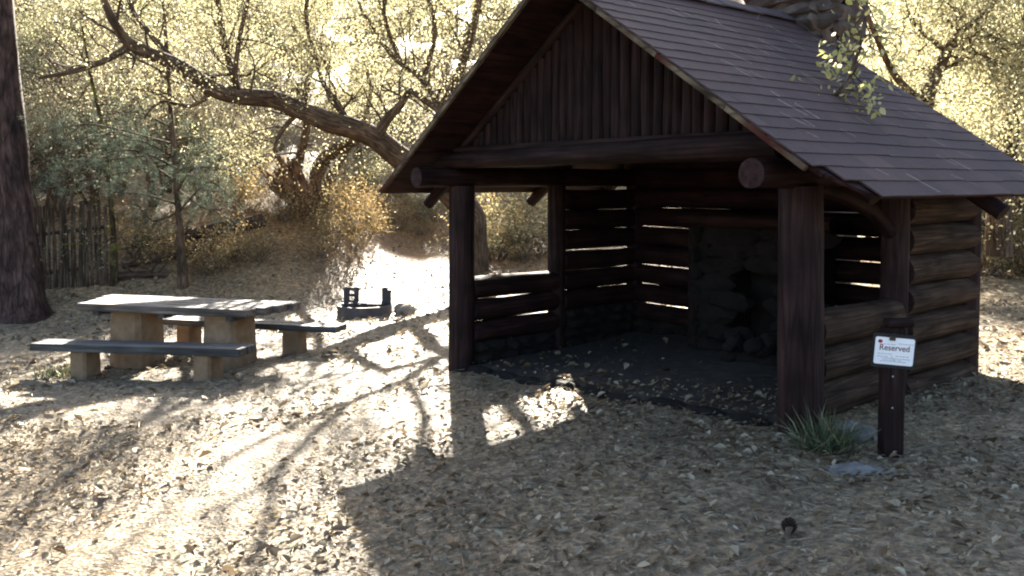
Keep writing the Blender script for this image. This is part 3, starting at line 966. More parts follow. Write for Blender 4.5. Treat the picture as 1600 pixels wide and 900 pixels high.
def rounded(w, h, r, th, y0):
    pts = []
    for cx, cz, a0 in ((w / 2 - r, h / 2 - r, 0), (-w / 2 + r, h / 2 - r, 90), (-w / 2 + r, -h / 2 + r, 180), (w / 2 - r, -h / 2 + r, 270)):
        for k in range(6):
            a = math.radians(a0 + 18 * k)
            pts.append((cx + r * math.cos(a), cz + r * math.sin(a)))
    n = len(pts)
    vs = [(x, y0, z) for x, z in pts] + [(x, y0 + th, z) for x, z in pts]
    fs = [tuple(range(n)), tuple(range(2 * n - 1, n - 1, -1))] + [(k, n + k, n + (k + 1) % n, (k + 1) % n) for k in range(n)]
    return vs, fs
m = MB(); m.add(*rounded(0.252, 0.205, 0.012, 0.008, 0.002)); sgn(m.build('backing_board', M['sign_back'], SI))
m = MB(); m.add(*rounded(0.228, 0.162, 0.012, 0.003, -0.0025)); sgn(m.build('notice', M['sign_white'], SI))
def text_mesh(body, size, mat, x, z, sx=1.0):
    cu = bpy.data.curves.new('lettering', 'FONT')
    cu.body = body; cu.size = size; cu.align_x = 'CENTER'; cu.extrude = 0.0004; cu.offset = 0.0004
    o = bpy.data.objects.new('lettering_source', cu)
    COL.objects.link(o)
    me = bpy.data.meshes.new_from_object(o.evaluated_get(bpy.context.evaluated_depsgraph_get()))
    bpy.data.objects.remove(o)
    me.name = 'lettering'
    me.transform(Matrix.Translation((x, -0.0035, z)) @ Matrix.Rotation(math.pi / 2, 4, 'X') @ Matrix.Diagonal((sx, 1, 1, 1)))
    me.materials.clear(); me.materials.append(mat)
    o = link('lettering', me, SI)
    sgn(o)
text_mesh('Reserved', 0.050, M['ink'], 0.0, 0.004, 0.95)
m = MB()                                       # small print too blurred to read: broken grey rules
rr = random.Random(4)
for (z, x0, x1) in ((0.047, 0.02, 0.10), (0.040, -0.07, -0.005), (-0.018, -0.095, -0.02), (-0.028, 0.01, 0.09), (-0.034, -0.095, -0.045), (-0.044, -0.07, 0.08), (-0.054, -0.06, 0.03), (-0.062, -0.075, 0.06)):
    x = x0
    while x < x1:
        w = rr.uniform(0.006, 0.018)
        m.box((x + w / 2, -0.0030, z), w, 0.0008, 0.0035)
        x += w + rr.uniform(0.002, 0.006)
m.box((-0.005, -0.0032, -0.045), 0.003, 0.0008, 0.04, Matrix.Rotation(math.radians(-35), 3, 'Y'))
sgn(m.build('small_print', M['grey_ink'], SI))
m = MB(); vs, fs = rounded(0.026, 0.022, 0.0105, 0.0008, -0.0035); m.add([(x - 0.086, y, z + 0.055) for x, y, z in vs], fs); sgn(m.build('logo', M['red_ink'], SI))
m = MB()
m.box((-0.018, -0.007, 0.078), 0.036, 0.012, 0.028, None, 0.004)
m.tube([(-0.028, -0.012, 0.088), (-0.024, -0.016, 0.106), (-0.012, -0.016, 0.106), (-0.008, -0.012, 0.088)], [0.002] * 4, 6)
sgn(m.build('binder_clip', M['clip'], SI))

# ------------------------------------------------------------------ stones, grass, cone by the sign
c = at(1335, 738); m = MB(); m.rock((0, 0, 0.008), (0.15, 0.085, 0.034), 41, sub=3, rough=0.5)
tag(m.build('flat_stone', M['bluestone'], None, c), 'flat pale blue stone lying before the sign post and grass tuft', 'stone')
c = at(1375, 740); m = MB(); m.rock((0, 0, 0.002), (0.10, 0.07, 0.022), 44, sub=3, rough=0.3)
tag(m.build('flat_stone', M['bluestone'], None, c), 'small flat grey stone at the foot of the sign post', 'stone')
c = at(1337, 688); m = MB(); m.rock((0, 0, 0.03), (0.12, 0.11, 0.085), 47, sub=3, rough=0.6)
tag(m.build('rock', M['bluestone'], None, c), 'rounded grey rock between the sign post and the shelter post', 'rock')
def tuft(px, py, n, h, spread, label, seed, name='grass_tuft'):
    c = at(px, py)
    rng = np.random.default_rng(seed)
    b = rng.normal(0, spread * 0.4, (n, 3)); b[:, 2] = -0.01
    dr = rng.normal(0, 0.6, (n, 3)); dr[:, 2] = rng.uniform(0.6, 1.3, n)
    dr += b * 2.0
    dr /= np.linalg.norm(dr, axis=1)[:, None]
    Ln = h * rng.uniform(0.45, 1.15, n)[:, None]
    side = np.cross(dr, rng.normal(size=(n, 3))); side /= np.linalg.norm(side, axis=1)[:, None]
    w = 0.0035
    tip = b + dr * Ln; tip[:, 2] -= rng.uniform(0, 0.25, n) * Ln[:, 0]
    mid = b + dr * Ln * 0.55
    V = np.stack([b - side * w, b + side * w, mid + side * w * 0.9, tip, mid - side * w * 0.9], 1)
    me = cards_mesh(name, V, 1, rng.random(n) ** 1.5, M['grass'], [(0, 1, 2, 4), (4, 2, 3)])
    tag(link(name, me, None, c), label, 'grass tuft')
tuft(1290, 702, 360, 0.30, 0.17, 'green grass tuft at the foot of the shelter front corner post', 1)
tuft(95, 586, 300, 0.16, 0.34, 'low green grass tuft at the left end of the front bench', 2)
c = at(1233, 836)
m = MB()
for i in range(60):
    t = i / 59; a = i * 2.4
    r = 0.030 * math.sin(math.pi * (0.12 + 0.8 * t))
    m.box((r * math.cos(a), r * math.sin(a), 0.008 + 0.065 * t), 0.016, 0.013, 0.005, Matrix.Rotation(a, 3, 'Z') @ Matrix.Rotation(-0.5, 3, 'Y'))
m.rock((0, 0, 0.04), (0.022, 0.022, 0.036), 3, sub=2)
tag(m.build('pine_cone', M['cone'], None, c), 'dark pine cone standing on the leaf litter in the foreground', 'pine cone')

# ------------------------------------------------------------------ tree growing
def grow(rng, lines, tips, p, d, length, r, level, maxl, up=0.05, wander=0.22, kids=(3, 5), shrink=0.62, tipmin=None):
    n = 6
    pts = [p.copy()]; rad = [r]
    q = p.copy(); dd = d.normalized()
    for i in range(n):
        dd = (dd + Vector((rng.gauss(0, wander), rng.gauss(0, wander), rng.gauss(0, wander) + up))).normalized()
        q = q + dd * (length / n)
        pts.append(q.copy())
        rad.append(max(r * (1 - 0.72 * (i + 1) / n), 0.003))
    lines.append((pts, rad, level))
    if level >= maxl - 1 or level >= (tipmin if tipmin is not None else 99):
        for i in range(2, n + 1): tips.append(pts[i])
    if level < maxl:
        for k in range(rng.randint(*kids)):
            i = rng.randint(2, n)
            base = pts[i]
            ax = (pts[i] - pts[i - 1]).normalized()
            side = Vector((rng.gauss(0, 1), rng.gauss(0, 1), rng.gauss(0, 1)))
            side = (side - ax * side.dot(ax)).normalized()
            dv = ax * rng.uniform(0.35, 0.9) + side * rng.uniform(0.6, 1.0)
            grow(rng, lines, tips, base, dv, length * shrink * rng.uniform(0.75, 1.2), rad[i] * 0.72 + 0.002, level + 1, maxl, up, wander, kids, shrink, tipmin)

def lines_mesh(lines, minr=0.0):
    m = MB()
    for pts, rad, lev in lines:
        sides = 12 if rad[0] > 0.15 else (8 if rad[0] > 0.05 else (5 if rad[0] > 0.015 else 3))
        m.tube(pts, rad, sides, cap=rad[0] > 0.05, wob=0.14 if rad[0] > 0.03 else 0.0)
    return m

def leaf_cloud(tips, n, sigma, size, mat, seed, name='crown', clump=True):
    rng = np.random.default_rng(seed)
    T_ = np.array([tuple(p) for p in tips])
    wts = rng.gamma(0.55, 1.0, len(T_)) if clump else np.ones(len(T_))
    idx = rng.choice(len(T_), n, p=wts / wts.sum())
    c = T_[idx] + rng.normal(0, sigma, (n, 3))
    tone_tip = rng.random(len(T_))
    lc = np.clip(0.5 * tone_tip[idx] + 0.5 * rng.random(n), 0, 1)
    return cards_mesh(name, leaf_cards(rng, c, size, 0.15), 2, lc, mat, LEAF_LOOP)

def spline(pts, n=6):
    """smooth polyline through points"""
    out = []
    for i in range(len(pts) - 1):
        p0 = pts[max(i - 1, 0)]; p1 = pts[i]; p2 = pts[i + 1]; p3 = pts[min(i + 2, len(pts) - 1)]
        for k in range(n):
            t = k / n
            out.append(0.5 * ((2 * p1) + (-p0 + p2) * t + (2 * p0 - 5 * p1 + 4 * p2 - p3) * t * t + (-p0 + 3 * p1 - 3 * p2 + p3) * t ** 3))
    out.append(pts[-1])
    return out
def rspline(r, n=6):
    out = []
    for i in range(len(r) - 1):
        out += [r[i] + (r[i + 1] - r[i]) * k / n for k in range(n)]
    return out + [r[-1]]

def limb(pix, wid, n=5):
    """pix: (px, py, depth); wid: width in pixels at each"""
    pts = [P(*q) for q in pix]
    rad = [w / 2 / F * q[2] for w, q in zip(wid, pix)]
    return spline(pts, n), rspline(rad, n)

def rel(lines, o):
    return [([p - o for p in pts], rad, lv) for pts, rad, lv in lines]

# ------------------------------------------------------------------ the leaning oak that arches over the clearing
rg = random.Random(21)
O = stand(742, 17.8)
lines = []; tips = []
pa, ra = limb([(742, 345, 17.8), (700, 296, 17.7), (655, 268, 17.5), (618, 240, 17.3), (585, 215, 17.1), (550, 200, 16.9), (515, 190, 16.7), (470, 172, 16.5), (425, 155, 16.3), (378, 150, 16.1),
               (335, 140, 15.9), (285, 106, 15.7), (240, 86, 15.5), (205, 70, 15.3), (182, 40, 15.1), (165, 5, 15.0), (150, -50, 14.9), (120, -140, 14.8), (150, -240, 14.7)],
              [46, 42, 38, 36, 34, 34, 33, 30, 28, 27, 24, 22, 20, 18, 14, 11, 8, 5, 3])
pa[0] = O + Vector((0, 0, -0.3))
lines.append((pa, ra, 0))
subs = [([(205, 70, 15.3), (170, 92, 15.2), (120, 110, 15.0), (60, 122, 14.8)], [13, 10, 8, 5]),
        ([(378, 150, 16.1), (362, 110, 16.2), (350, 60, 16.3), (342, 0, 16.4), (335, -60, 16.5), (345, -160, 16.3), (330, -260, 16.0)], [14, 11, 9, 7, 5, 4, 2]),
        ([(378, 152, 16.1), (368, 120, 15.9), (374, 60, 15.8), (388, 0, 15.7), (392, -50, 15.6), (420, -150, 15.5), (450, -250, 15.4)], [11, 9, 7, 6, 4, 3, 2]),
        ([(545, 198, 16.9), (530, 165, 17.0), (505, 130, 17.2), (490, 85, 17.3), (455, 40, 17.4)], [13, 10, 8, 6, 4]),
        ([(590, 218, 17.1), (602, 190, 17.0), (625, 165, 16.9), (640, 140, 16.8)], [20, 16, 13, 9]),
        ([(690, 175, 16.6), (660, 125, 16.7), (615, 90, 16.8), (585, 45, 16.9), (560, 0, 17.0), (550, -110, 17.0), (560, -220, 16.8)], [11, 9, 8, 6, 4, 3, 2]),
        ([(640, 140, 16.8), (690, 175, 16.6)], [9, 11]),
        ([(655, 268, 17.5), (680, 200, 17.2), (715, 120, 17.0), (742, 30, 16.8), (752, -60, 16.6), (720, -170, 16.4), (670, -270, 16.2)], [22, 18, 15, 12, 9, 6, 3]),
        ([(625, 96, 16.8), (600, 20, 16.4), (612, -60, 16.0), (590, -150, 15.8)], [8, 7, 5, 3]),
        ([(496, 95, 17.3), (478, 20, 16.9), (500, -70, 16.4), (525, -160, 16.0)], [8, 7, 5, 3]),
        ([(660, 125, 16.7), (680, 50, 16.3), (665, -40, 15.9), (690, -130, 15.6)], [8, 7, 5, 3]),
        ([(285, 106, 15.7), (240, 60, 15.9), (205, 10, 16.0), (190, -50, 16.1)], [11, 9, 7, 5]),
        ([(470, 172, 16.5), (440, 205, 16.6), (428, 235, 16.7)], [9, 7, 4]),
        ([(335, 140, 15.9), (300, 165, 15.8), (250, 160, 15.6), (225, 185, 15.5)], [9, 7, 5, 3])]
for pix, w in subs:
    p, r = limb(pix, w)
    lines.append((p, r, 1))
for (pts, rad, lv) in list(lines):
    n0 = int(len(pts) * 0.35) if lv == 0 else 2
    for k in range(n0, len(pts) - 1, 3 if lv == 0 else 2):
        ax = (pts[k + 1] - pts[k]).normalized()
        sd = Vector((rg.gauss(0, 1), rg.gauss(0, 0.8), rg.gauss(0.5, 0.7))).normalized()
        grow(rg, lines, tips, pts[k], ax * 0.5 + sd, rg.uniform(0.7, 1.5), min(rad[k] * 0.45, 0.03), 2, 4, 0.06, 0.25, (2, 4), 0.62)
root = empty('leaning_oak', O)
tag(root, 'leaning tree whose long bent limb arches left above the fire ring from behind the shelter', 'tree')
lines_mesh(rel(lines, O)).build('trunk', M['oak_bark'], root)
main = lines[0][0]
def off_limb(p):
    px = 800 + F * p.x / p.y
    return px > 95 and min((p - q_).length for q_ in main[::2]) > 0.55
tl = [p + Vector((0, 0.25, 0)) - O for p in tips if off_limb(p)]
link('crown', leaf_cloud(tl, 60000, 0.25, 0.040, M['leaf_yellow'], 5), root)

# multi-stemmed tree with a broken stump on the bank
rg = random.Random(33)
b0 = at(490, 331)
dB = b0.y
lines = []; tips = []
for pix, w in (([(505, 336, dB), (500, 300, dB), (496, 270, dB), (510, 245, dB - 0.1), (535, 228, dB - 0.3), (556, 218, dB - 0.5)], [32, 27, 24, 21, 19, 17]),
               ([(468, 334, dB), (462, 290, dB + 0.1), (470, 240, dB + 0.2), (480, 195, dB + 0.3), (478, 140, dB + 0.4), (500, 70, dB + 0.5), (515, 0, dB + 0.6)], [20, 17, 14, 12, 10, 8, 5]),
               ([(485, 330, dB + 0.2), (520, 270, dB + 0.8), (560, 200, dB + 1.2), (585, 120, dB + 1.6), (600, 40, dB + 2.0)], [16, 13, 10, 8, 5])):
    p, r = limb(pix, w); lines.append((p, r, 0))
for (pts, rad, lv) in list(lines)[1:]:
    for k in range(10, len(pts) - 1, 2):
        sd = Vector((rg.gauss(0, 1), rg.gauss(0, 0.8), rg.gauss(0.4, 0.6))).normalized()
        grow(rg, lines, tips, pts[k], sd, rg.uniform(0.8, 1.6), min(rad[k] * 0.5, 0.03), 2, 4, 0.05, 0.25, (2, 4), 0.6)
root = empty('multi_stem_tree', b0)
tag(root, 'many-stemmed tree on the bank with an orange-brown broken stump at its foot', 'tree')
lines_mesh(rel(lines, b0)).build('trunk', M['oak_bark'], root)
link('crown', leaf_cloud([p - b0 for p in tips], 8000, 0.30, 0.048, M['leaf_yellow'], 6), root)
m = MB()
for i_ in range(15):
    bx, by = rg.uniform(462, 486), rg.uniform(328, 340)
    t_ = rg.random()
    tx, ty = 404 + 66 * t_ + rg.uniform(-8, 8), 272 - 18 * math.sin(t_ * 3.1) + rg.uniform(-12, 22)
    dd_ = dB + rg.uniform(-0.5, -0.1)
    p, r = limb([(bx, by, dd_), ((bx + tx) / 2 + 6, (by + ty) / 2 + rg.uniform(-4, 8), dd_ - 0.05), (tx, ty, dd_ - 0.1)], [rg.uniform(16, 24), rg.uniform(13, 20), rg.uniform(2, 7)])
    m.tube([q_ - b0 for q_ in p], r, 9, wob=0.5)
m.build('stump', M['stump'], root)

# big ponderosa at the left edge
pc = at(38, 494)
root = empty('ponderosa_pine', pc)
tag(root, 'massive dark-barked pine trunk at the left edge, behind the picnic table', 'tree')
dP = pc.y
k = dP / F
prof = [(-0.2, 50), (0.0, 41), (0.12, 37), (0.4, 33), (0.9, 29.5), (1.8, 26), (3.2, 23), (5.0, 20), (8, 17), (12, 12), (17, 4)]
pts = []; rad = []
for z, w in prof:
    lean = -0.082 * max(z, 0)
    pts.append(Vector((lean, 0.05 * z, z))); rad.append(w * k)
ptss, rads = spline(pts, 4), rspline(rad, 4)
m = MB(); m.tube(ptss, rads, 22, wob=0.16)
mtrunk = m
rg = random.Random(5); rng = np.random.default_rng(5)
lines = []; tips = []
for i in range(34):
    z = 6.5 + i * 0.3
    a = rg.uniform(0, 6.28)
    base = Vector((-0.082 * z, 0.05 * z, z))
    grow(rg, lines, tips, base, Vector((math.cos(a), math.sin(a), rg.uniform(-0.1, 0.3))), rg.uniform(1.2, 2.6) * (1 - 0.03 * i), 0.045, 1, 2, 0.03, 0.15, (3, 5), 0.5)
q = lines_mesh(lines); mtrunk.add(q.v, q.f, q.gc, True); mtrunk.build('trunk', M['pine_bark'], root)
def needle_cloud(tips, per, spread, length, width, seed, name='crown', mat=None, droop=0.0):
    rng = np.random.default_rng(seed)
    T_ = np.array([tuple(p) for p in tips])
    c = np.repeat(T_ + rng.normal(0, spread, T_.shape), per, axis=0)
    d = rng.normal(size=c.shape); d[:, 2] += 0.5 - droop; d /= np.linalg.norm(d, axis=1)[:, None]
    lc = np.clip(np.repeat(rng.random(len(T_)), per) * 0.6 + rng.random(len(c)) * 0.4, 0, 1)
    c = c + rng.normal(0, 0.03, c.shape)
    return cards_mesh(name, needle_cards(rng, c, d, length, width), 1, lc, mat or M['needle_green'], [(0, 1, 2)])
link('crown', needle_cloud(tips, 26, 0.08, 0.17, 0.012, 7), root)

# young pine: thin trunk, blue-green boughs hanging at the left
rg = random.Random(8)
py_ = at(285, 447)
dY = py_.y
root = empty('young_pine', py_)
tag(root, 'slim young pine with blue-green needle boughs, standing behind the picnic table', 'tree')
p, r = limb([(286, 452, dY), (284, 400, dY), (280, 340, dY), (274, 270, dY), (268, 190, dY), (262, 100, dY), (256, 20, dY), (250, -60, dY)], [19, 14, 11, 9, 8, 7, 5, 3])
lines = [(p, r, 0)]; tips = []
boughs = [((280, 330), (325, 285), (352, 300)), ((277, 300), (300, 265), (345, 262)), ((277, 285), (240, 262), (195, 262)), ((274, 262), (210, 235), (130, 245)),
          ((272, 245), (190, 210), (90, 222)), ((272, 240), (170, 250), (80, 275)), ((270, 225), (150, 195), (70, 205)), ((278, 320), (230, 305), (170, 300)),
          ((276, 295), (310, 320), (335, 330)), ((280, 330), (240, 345), (215, 320)), ((270, 220), (310, 215), (340, 235)), ((272, 255), (140, 280), (60, 300)), ((268, 200), (215, 175), (160, 180))]
for bi, bs in enumerate(boughs):
    dz = rg.uniform(-1.4, 0.9)
    p, r = limb([(bs[0][0], bs[0][1], dY), (bs[1][0], bs[1][1], dY + dz * 0.6), (bs[2][0], bs[2][1], dY + dz)], [4, 3, 1.5])
    lines.append((p, r, 1))
    for kk in range(3, len(p)):
        for _ in range(2):
            sd = Vector((rg.gauss(0, 1), rg.gauss(0, 1), rg.gauss(-0.1, 0.5))).normalized()
            l2 = []; t2 = []
            grow(rg, l2, t2, p[kk], sd, rg.uniform(0.25, 0.5), 0.008, 3, 3, 0.0, 0.2, (1, 1), 0.5, 3)
            lines += l2; tips += t2
lines_mesh(rel(lines, py_)).build('trunk', M['oak_bark'], root)
link('crown', needle_cloud([p - py_ for p in tips], 15, 0.16, 0.12, 0.006, 9, droop=0.4), root)

# mossy thin trunk
rg = random.Random(18)
pm = at(178, 444); dM = pm.y
root = empty('mossy_tree', pm)
tag(root, 'thin dead trunk with yellow moss at its foot beside the stake fence', 'tree')
p, r = limb([(178, 452, dM), (178, 400, dM), (176, 350, dM), (170, 280, dM), (160, 200, dM), (140, 110, dM), (128, 40, dM)], [15, 12, 9, 7, 6, 5, 3])
lines = [(p, r, 0)]; tips = []
for kk in range(6, len(p) - 1, 2):
    sd = Vector((rg.gauss(0, 1), rg.gauss(0, 0.8), rg.gauss(0.2, 0.5))).normalized()
    grow(rg, lines, tips, p[kk], sd, rg.uniform(0.6, 1.2), 0.016, 2, 3, 0.02, 0.25, (2, 3), 0.6)
lines_mesh(rel(lines, pm)).build('trunk', M['moss_bark'], root)
link('twig_leaves', leaf_cloud([p - pm for p in tips], 1500, 0.18, 0.045, M['leaf_grey'], 12), root)

# ------------------------------------------------------------------ stake fence
rg = random.Random(14)
fa, fb = at(166, 446), at(52, 452)
fd = (fb - fa); fd.z = 0
fb = fa + fd * 2.6
root = empty('stake_fence', fa)
tag(root, 'rustic fence of tall uneven wooden stakes behind the big pine trunk', 'fence')
m = MB()
Ln = (fb - fa).length; x = 0.0
while x < Ln:
    q = fa.lerp(fb, x / Ln)
    zb = g(q.x, q.y)
    hgt = rg.uniform(1.42, 1.62)
    r = rg.uniform(0.026, 0.042)
    m.log(Vector((q.x, q.y + rg.uniform(-0.03, 0.03), zb - 0.1)) - fa, Vector((q.x + rg.gauss(0, 0.02), q.y + rg.gauss(0, 0.02), zb + hgt)) - fa, r, r * 0.75, 7, 0.15, 0.02)
    x += r * 2 + rg.uniform(0.0, 0.014)
m.build('stakes', M['fence_wood'], root)
for hz in (0.35, 1.05):
    m = MB(); m.log((fa.lerp(fb, 0.0) - fa) + Vector((0, 0.075, hz)), (Vector((fb.x, fb.y, g(fb.x, fb.y))) - fa) + Vector((0, 0.075, hz)), 0.035, 0.03, 8, 0.1); m.build('rail', M['fence_wood'], root)

# fallen logs on the bank
def fallen(a, b, w, label, seed):
    random.seed(seed)
    pa_, pb_ = at(*a), at(*b)
    o = pa_.copy()
    n = 9; pts = []; rad = []
    for i in range(n):
        t = i / (n - 1); q = pa_.lerp(pb_, t)
        rr = w * (1 - 0.45 * t)
        pts.append(Vector((q.x, q.y, max(q.z, g(q.x, q.y)) + rr * 0.55)) - o); rad.append(rr)
    m = MB(); m.tube(pts, rad, 12, wob=0.25)
    for i in (3, 5, 6):
        m.log(pts[i], pts[i] + Vector((random.uniform(-0.3, 0.5), random.uniform(-0.3, 0.1), random.uniform(0.2, 0.5))), rad[i] * 0.35, 0.01, 7, 0.1)
    tag(m.build('fallen_log', M['dead_wood'], None, o), label, 'fallen log')
fallen((412, 352), (205, 388), 0.16, 'long dark fallen log on the bank, sloping down behind the young pine', 2)
fallen((330, 392), (192, 420), 0.10, 'thinner fallen log lying lowest on the bank by the mossy trunk', 3)
fallen((185, 437), (262, 432), 0.09, 'short dark log on the ground between mossy trunk and young pine', 4)

# ------------------------------------------------------------------ thicket trees on the hillside
def tree_kind(seed, height, spread, nleaf, leafsize, mat, stems=3, bark=M['oak_bark']):
    rg = random.Random(seed); lines = []; tips = []
    for s_ in range(stems):
        a = rg.uniform(0, 6.28)
        lean = rg.uniform(0.1, 0.5) * spread
        d = Vector((math.cos(a) * lean, math.sin(a) * lean, 1))
        grow(rg, lines, tips, Vector((math.cos(a) * 0.08, math.sin(a) * 0.08, -0.2)), d, height * rg.uniform(0.65, 0.85), 0.075 * rg.uniform(0.7, 1.2) * height / 5, 0, 3, 0.03, 0.16, (5, 7), 0.5, 2)
    return lines_mesh(lines).mesh('trunk', bark), leaf_cloud(tips, nleaf, 0.22 * height / 5, leafsize, mat, seed + 1), tips
KIND = {'pale': tree_kind(101, 5.0, 1.0, 30000, 0.055, M['leaf_yellow'], 3),
        'olive': tree_kind(102, 5.0, 1.0, 30000, 0.052, M['leaf_olive'], 3),
        'grey': tree_kind(103, 4.5, 1.3, 13000, 0.042, M['leaf_grey'], 4)}
def put_tree(kind, x, y, top, rz, name, label, group, sz=None):
    """top: height above eye level that the crown should reach"""
    z = g(x, y)
    mt, ml, tips = KIND[kind]
    h = max(p.z for p in tips)
    sc = max((H + top - z) / h, 0.35)
    r = empty(name, (x, y, z), rz)
    r.scale = (sz or sc, sz or sc, sc)
    link('trunk', mt, r); link('crown', ml, r)
    tag(r, label, 'tree', group)
rg = random.Random(77)
GL = 'pale leafy trees on the hillside at left'
LB = {'pale': 'pale yellow tree in the sunlit thicket on the hillside beyond the clearing',
      'olive': 'olive-leaved tree in the thicket on the hillside beyond the clearing',
      'grey': 'sparse grey-green tree in the thicket on the hillside beyond the clearing'}
spots = [('pale', 60, 29, 1.1), ('grey', 150, 19.5, 0.95), ('grey', 70, 17.5, 0.85), ('grey', 235, 18.6, 0.9), ('grey', 315, 19.5, 0.8), ('grey', 190, 21.5, 1.0), ('grey', 270, 22, 1.0), ('grey', 110, 22.5, 1.05), ('grey', 350, 23, 0.7), ('olive', 215, 30, 1.1), ('pale', 290, 29, 1.0), ('grey', 330, 20.5, 0.6), ('pale', 395, 32, 0.72),
         ('olive', 450, 36, 0.88), ('pale', 575, 36, 1.08), ('olive', 700, 38, 0.98), ('pale', 770, 37, 1.1), ('grey', 10, 18.5, 0.7),
         ('olive', -60, 30, 1.1), ('pale', -140, 31, 1.1), ('grey', 95, 17.8, 0.55), ('pale', 120, 34, 1.25), ('pale', 480, 41, 1.05), ('olive', 340, 37, 1.25), ('pale', 600, 42, 1.08),
         ('olive', 250, 40, 1.35), ('pale', 730, 43, 1.1), ('pale', 30, 38, 1.3), ('pale', 410, 43, 1.2), ('olive', 540, 45, 1.25), ('pale', 170, 44, 1.4), ('pale', 660, 46, 1.25), ('pale', 90, 50, 1.5), ('olive', 350, 52, 1.5), ('pale', 480, 54, 1.55), ('pale', 610, 54, 1.5), ('olive', 740, 52, 1.5), ('pale', 820, 46, 1.3), ('pale', 240, 54, 1.6), ('olive', 620, 48, 1.1), ('olive', 500, 48, 1.0), ('pale', 330, 46, 1.1), ('pale', 700, 48, 0.9), ('olive', 420, 38, 0.7), ('pale', 560, 39, 0.75), ('pale', 660, 41, 0.8), ('grey', 560, 25, 0.42), ('grey', 440, 26, 0.45), ('grey', 690, 26, 0.42), ('grey', 620, 28, 0.5), ('grey', 380, 25, 0.4)]
for i, (kd, px, d, f) in enumerate(spots):
    x = (px - 800) / F * d
    put_tree(kd, x, d, 0.222 * d * f, rg.uniform(0, 6.28), 'hillside_tree', LB[kd], 'thicket trees on the hillside')
LB2 = {'pale': 'yellow-leaved tree in the sunlit thicket beyond the right end of the shelter',
       'olive': 'olive tree in the thicket beyond the right end of the shelter', 'grey': 'grey-green shrubby tree beyond the right end of the shelter'}
spots = [('pale', 1380, 17, 0.95), ('pale', 1500, 19, 0.95), ('pale', 1600, 16, 1.0), ('pale', 1680, 20, 1.05), ('pale', 1450, 32, 0.9), ('pale', 1560, 23, 0.75), ('grey', 1530, 15.5, 0.35), ('pale', 1760, 18, 1.0), ('pale', 1320, 26, 1.0), ('grey', 1620, 14.5, 0.3), ('pale', 1410, 36, 1.1), ('pale', 1530, 36, 1.05), ('pale', 1630, 36, 1.1), ('olive', 1660, 26, 0.7), ('pale', 1480, 27, 0.7), ('olive', 1560, 30, 0.6)]
for i, (kd, px, d, f) in enumerate(spots):
    x = (px - 800) / F * d
    put_tree(kd, x, d, 0.222 * d * f, rg.uniform(0, 6.28), 'thicket_tree', LB2[kd], 'thicket trees right of the shelter')

# ------------------------------------------------------------------ the two trees behind the roof at right
rg = random.Random(91)
o1 = stand(1420, 12.6)
lines = []; tips = []
d1 = 12.6
for pix, w in (([(1420, 420, d1), (1425, 330, d1), (1432, 240, d1), (1445, 165, d1), (1455, 130, d1), (1470, 100, d1), (1482, 75, d1), (1500, 50, d1 - 0.2), (1540, 20, d1 - 0.4), (1570, -20, d1 - 0.6)], [34, 30, 27, 24, 22, 18, 14, 11, 8, 6]),
               ([(1478, 82, d1), (1460, 65, d1), (1440, 50, d1 + 0.1), (1420, 20, d1 + 0.2), (1405, -30, d1 + 0.3)], [10, 8, 7, 5, 4]),
               ([(1482, 76, d1), (1510, 62, d1), (1545, 58, d1 - 0.1), (1590, 70, d1 - 0.2), (1640, 75, d1 - 0.3)], [9, 7, 6, 5, 4]),
               ([(1445, 165, d1), (1400, 120, d1 - 0.6), (1370, 60, d1 - 1.4), (1350, 5, d1 - 2.2), (1345, -40, d1 - 3.2), (1352, -30, d1 - 4.4), (1352, 30, d1 - 5.2), (1338, 90, d1 - 5.6), (1318, 140, d1 - 5.8), (1302, 178, d1 - 5.85)], [13, 11, 9, 8, 8, 8, 7, 6, 5, 3])):
    p, r = limb(pix, w); lines.append((p, r, 0))
hang = lines[-1][0]
for (pts, rad, lv) in list(lines)[:3]:
    for kk in range(6, len(pts) - 1, 2):
        sd = Vector((rg.gauss(0, 1), rg.gauss(0, 0.8), rg.gauss(0.3, 0.6))).normalized()
        grow(rg, lines, tips, pts[kk], sd, rg.uniform(0.6, 1.3), min(rad[kk] * 0.5, 0.025), 2, 4, 0.04, 0.25, (2, 4), 0.62)
ht = []
for kk in range(24, len(hang), 1):
    for _ in range(2):
        sd = Vector((rg.gauss(0, 1), rg.gauss(0, 0.3), rg.gauss(-0.3, 0.5))).normalized()
        l2 = []; grow(rg, l2, ht, hang[kk], sd, rg.uniform(0.18, 0.42), 0.008, 3, 3, -0.05, 0.2, (1, 2), 0.6, 3)
        lines += l2
root = empty('overhanging_tree', o1)
tag(root, 'yellow-leaved tree with a dark forked trunk behind the roof, one twig hanging over the shingles', 'tree')
lines_mesh(rel(lines, o1)).build('trunk', M['oak_bark'], root)
link('crown', leaf_cloud([p - o1 for p in tips], 26000, 0.28, 0.048, M['leaf_yellow'], 15), root)
link('hanging_leaves', leaf_cloud([p - o1 for p in ht], 420, 0.07, 0.062, M['leaf_bright'], 16), root)
o2 = stand(1572, 13.6); d2 = 13.6
lines = []; tips = []
for pix, w in (([(1560, 400, d2), (1562, 300, d2), (1572, 220, d2), (1582, 170, d2), (1590, 110, d2), (1604, 40, d2), (1610, -40, d2)], [40, 36, 32, 28, 22, 16, 9]),
               ([(1582, 170, d2), (1560, 120, d2), (1530, 70, d2 + 0.3), (1520, 10, d2 + 0.5)], [14, 11, 8, 5])):
    p, r = limb(pix, w); lines.append((p, r, 0))
